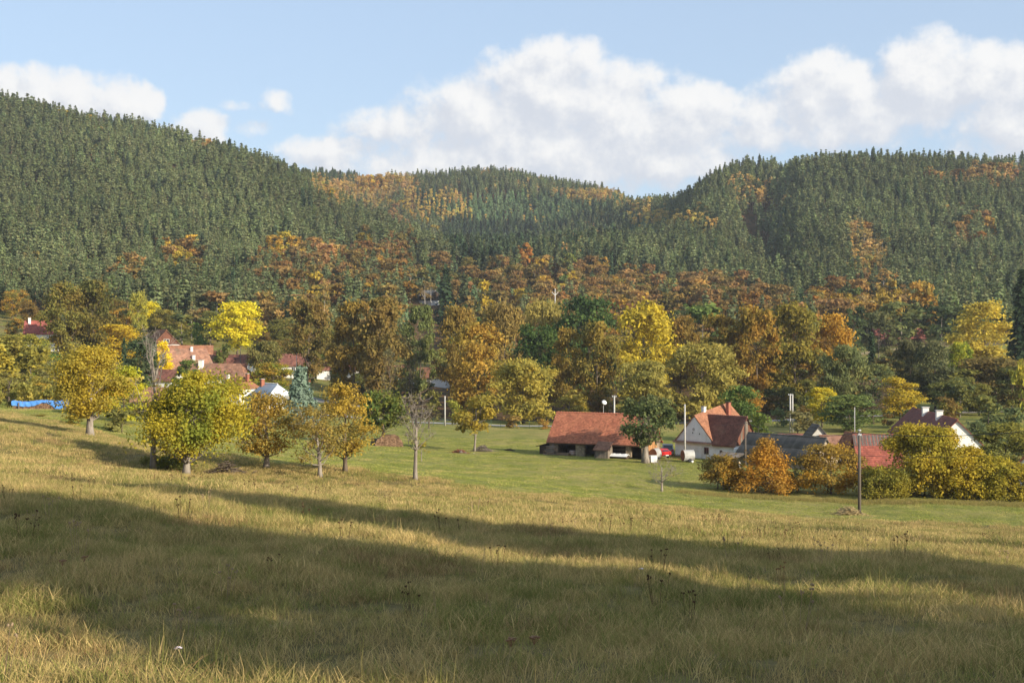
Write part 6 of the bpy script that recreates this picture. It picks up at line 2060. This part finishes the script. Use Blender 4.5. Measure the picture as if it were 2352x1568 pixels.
for zz_ in (.5, .95):
    a, b = XY(938, 303), XY(1038, 303)
    MB().beam((a[0] - fx.x, a[1] - fx.y - .1, gz(*a) - fx.z + zz_), (b[0] - fx.x, b[1] - fx.y - .1, gz(*b) - fx.z + zz_), .06, .12).build('rail', WOODG, rail)
yf = thing('fence', 'low dark picket fence between the parked cars and the farmhouse wall', 'fence', at(1562, 177.5), fa)
for i in range(18):
    MB().box(-1.9 + i * .2, -1.8 + i * .2, -.02, .02, -.2, .62 + .05 * (i % 2)).build('picket', WOODG if i > 9 else WOODD, yf)
MB().box(-1.9, 1.7, .022, .06, .35, .43).build('rail', WOODD, yf)

# ------------------------------------------------------------------ single plants of the foreground
def flower(name, label, x, y, Y, kind, h, seed):
    X, _ = XY(x, Y)
    g = gz(X, Y)
    top = (CY - y) * Y / FPX - g
    h = min(max(top, .25), 1.1)
    r = thing(name, label, 'wild flower', (X, Y, g), 0)
    rr = random.Random(seed)
    lx, ly = rr.uniform(-.12, .12), rr.uniform(-.05, .05)
    MB().tube([(0, 0, -.03), (lx * .4, ly * .4, h * .6), (lx, ly, h)], [.005, .004, .003], 4).build('stem', STALK, r)
    if kind == 'flower':
        m = MB()
        for i in range(26):
            a, q = i * 2.4, math.sqrt(i / 26) * .028
            p = Vector((lx + math.cos(a) * q, ly + math.sin(a) * q, h + .012 * (1 - i / 26)))
            m.add([p, p + Vector((math.cos(a) * .016, math.sin(a) * .016, .006)), p + Vector((math.cos(a + .8) * .014, math.sin(a + .8) * .014, .012))], [(0, 1, 2)])
        m.build('flower_head', FLOWER, r)
    elif kind == 'umbel':
        for i in range(9):
            a, q = i * 2.4, math.sqrt((i + .3) / 9) * .05
            e = Vector((lx + math.cos(a) * q, ly + math.sin(a) * q, h + .06 + .015 * rr.random()))
            m = MB().tube([(lx, ly, h), e], [.003, .002], 3, False)
            m.tube([e - Vector((0, 0, .008)), e + Vector((0, 0, .012))], [.008, .014], 5)
            m.build('seed_head', SEED, r)
    else:
        m = MB()
        for i in range(14):
            z_ = h - .02 - i * .012
            a = i * 2.4
            m.add([(lx, ly, z_), (lx + math.cos(a) * .014, ly + math.sin(a) * .014, z_ + .02), (lx + math.cos(a) * .004, ly + math.sin(a) * .004, z_ + .034)], [(0, 1, 2)])
        m.build('ear', STALK, r)
    return r


flower('wild_flower', 'pale pink flower head low in the left foreground', 428, 1527, 11.6, 'flower', .4, 1)
flower('wild_flower', 'small white flower head in the shaded meadow right of the middle', 1457, 1308, 19.5, 'flower', .5, 2)
flower('dry_umbel', 'rust-brown dry umbel leaning at far left of the foreground', 203, 1305, 17.5, 'umbel', .8, 3)
flower('dry_umbel', 'lower rust-brown dry umbel beside the leaning one at far left', 156, 1338, 17.2, 'umbel', .7, 4)
flower('dry_umbel', 'rust-brown dry umbel at the bottom edge left of the middle', 1166, 1552, 11.6, 'umbel', .5, 5)
flower('dry_umbel', 'rust-brown dry umbel at the bottom edge in the middle', 1210, 1550, 11.7, 'umbel', .5, 6)
for i, (x, y, Y) in enumerate([(658, 1378, 14.2), (345, 1352, 15), (392, 1385, 14.2), (700, 1440, 13), (1106, 1260, 20), (1002, 1360, 15), (1296, 1385, 14.5), (610, 1255, 21), (1135, 1360, 15), (1800, 1330, 18)]):
    flower('grass_ear', 'single tall pale grass ear rising above the foreground meadow', x, y, Y, 'ear', .8, 20 + i)['group'] = 'tall grass ears in the foreground'
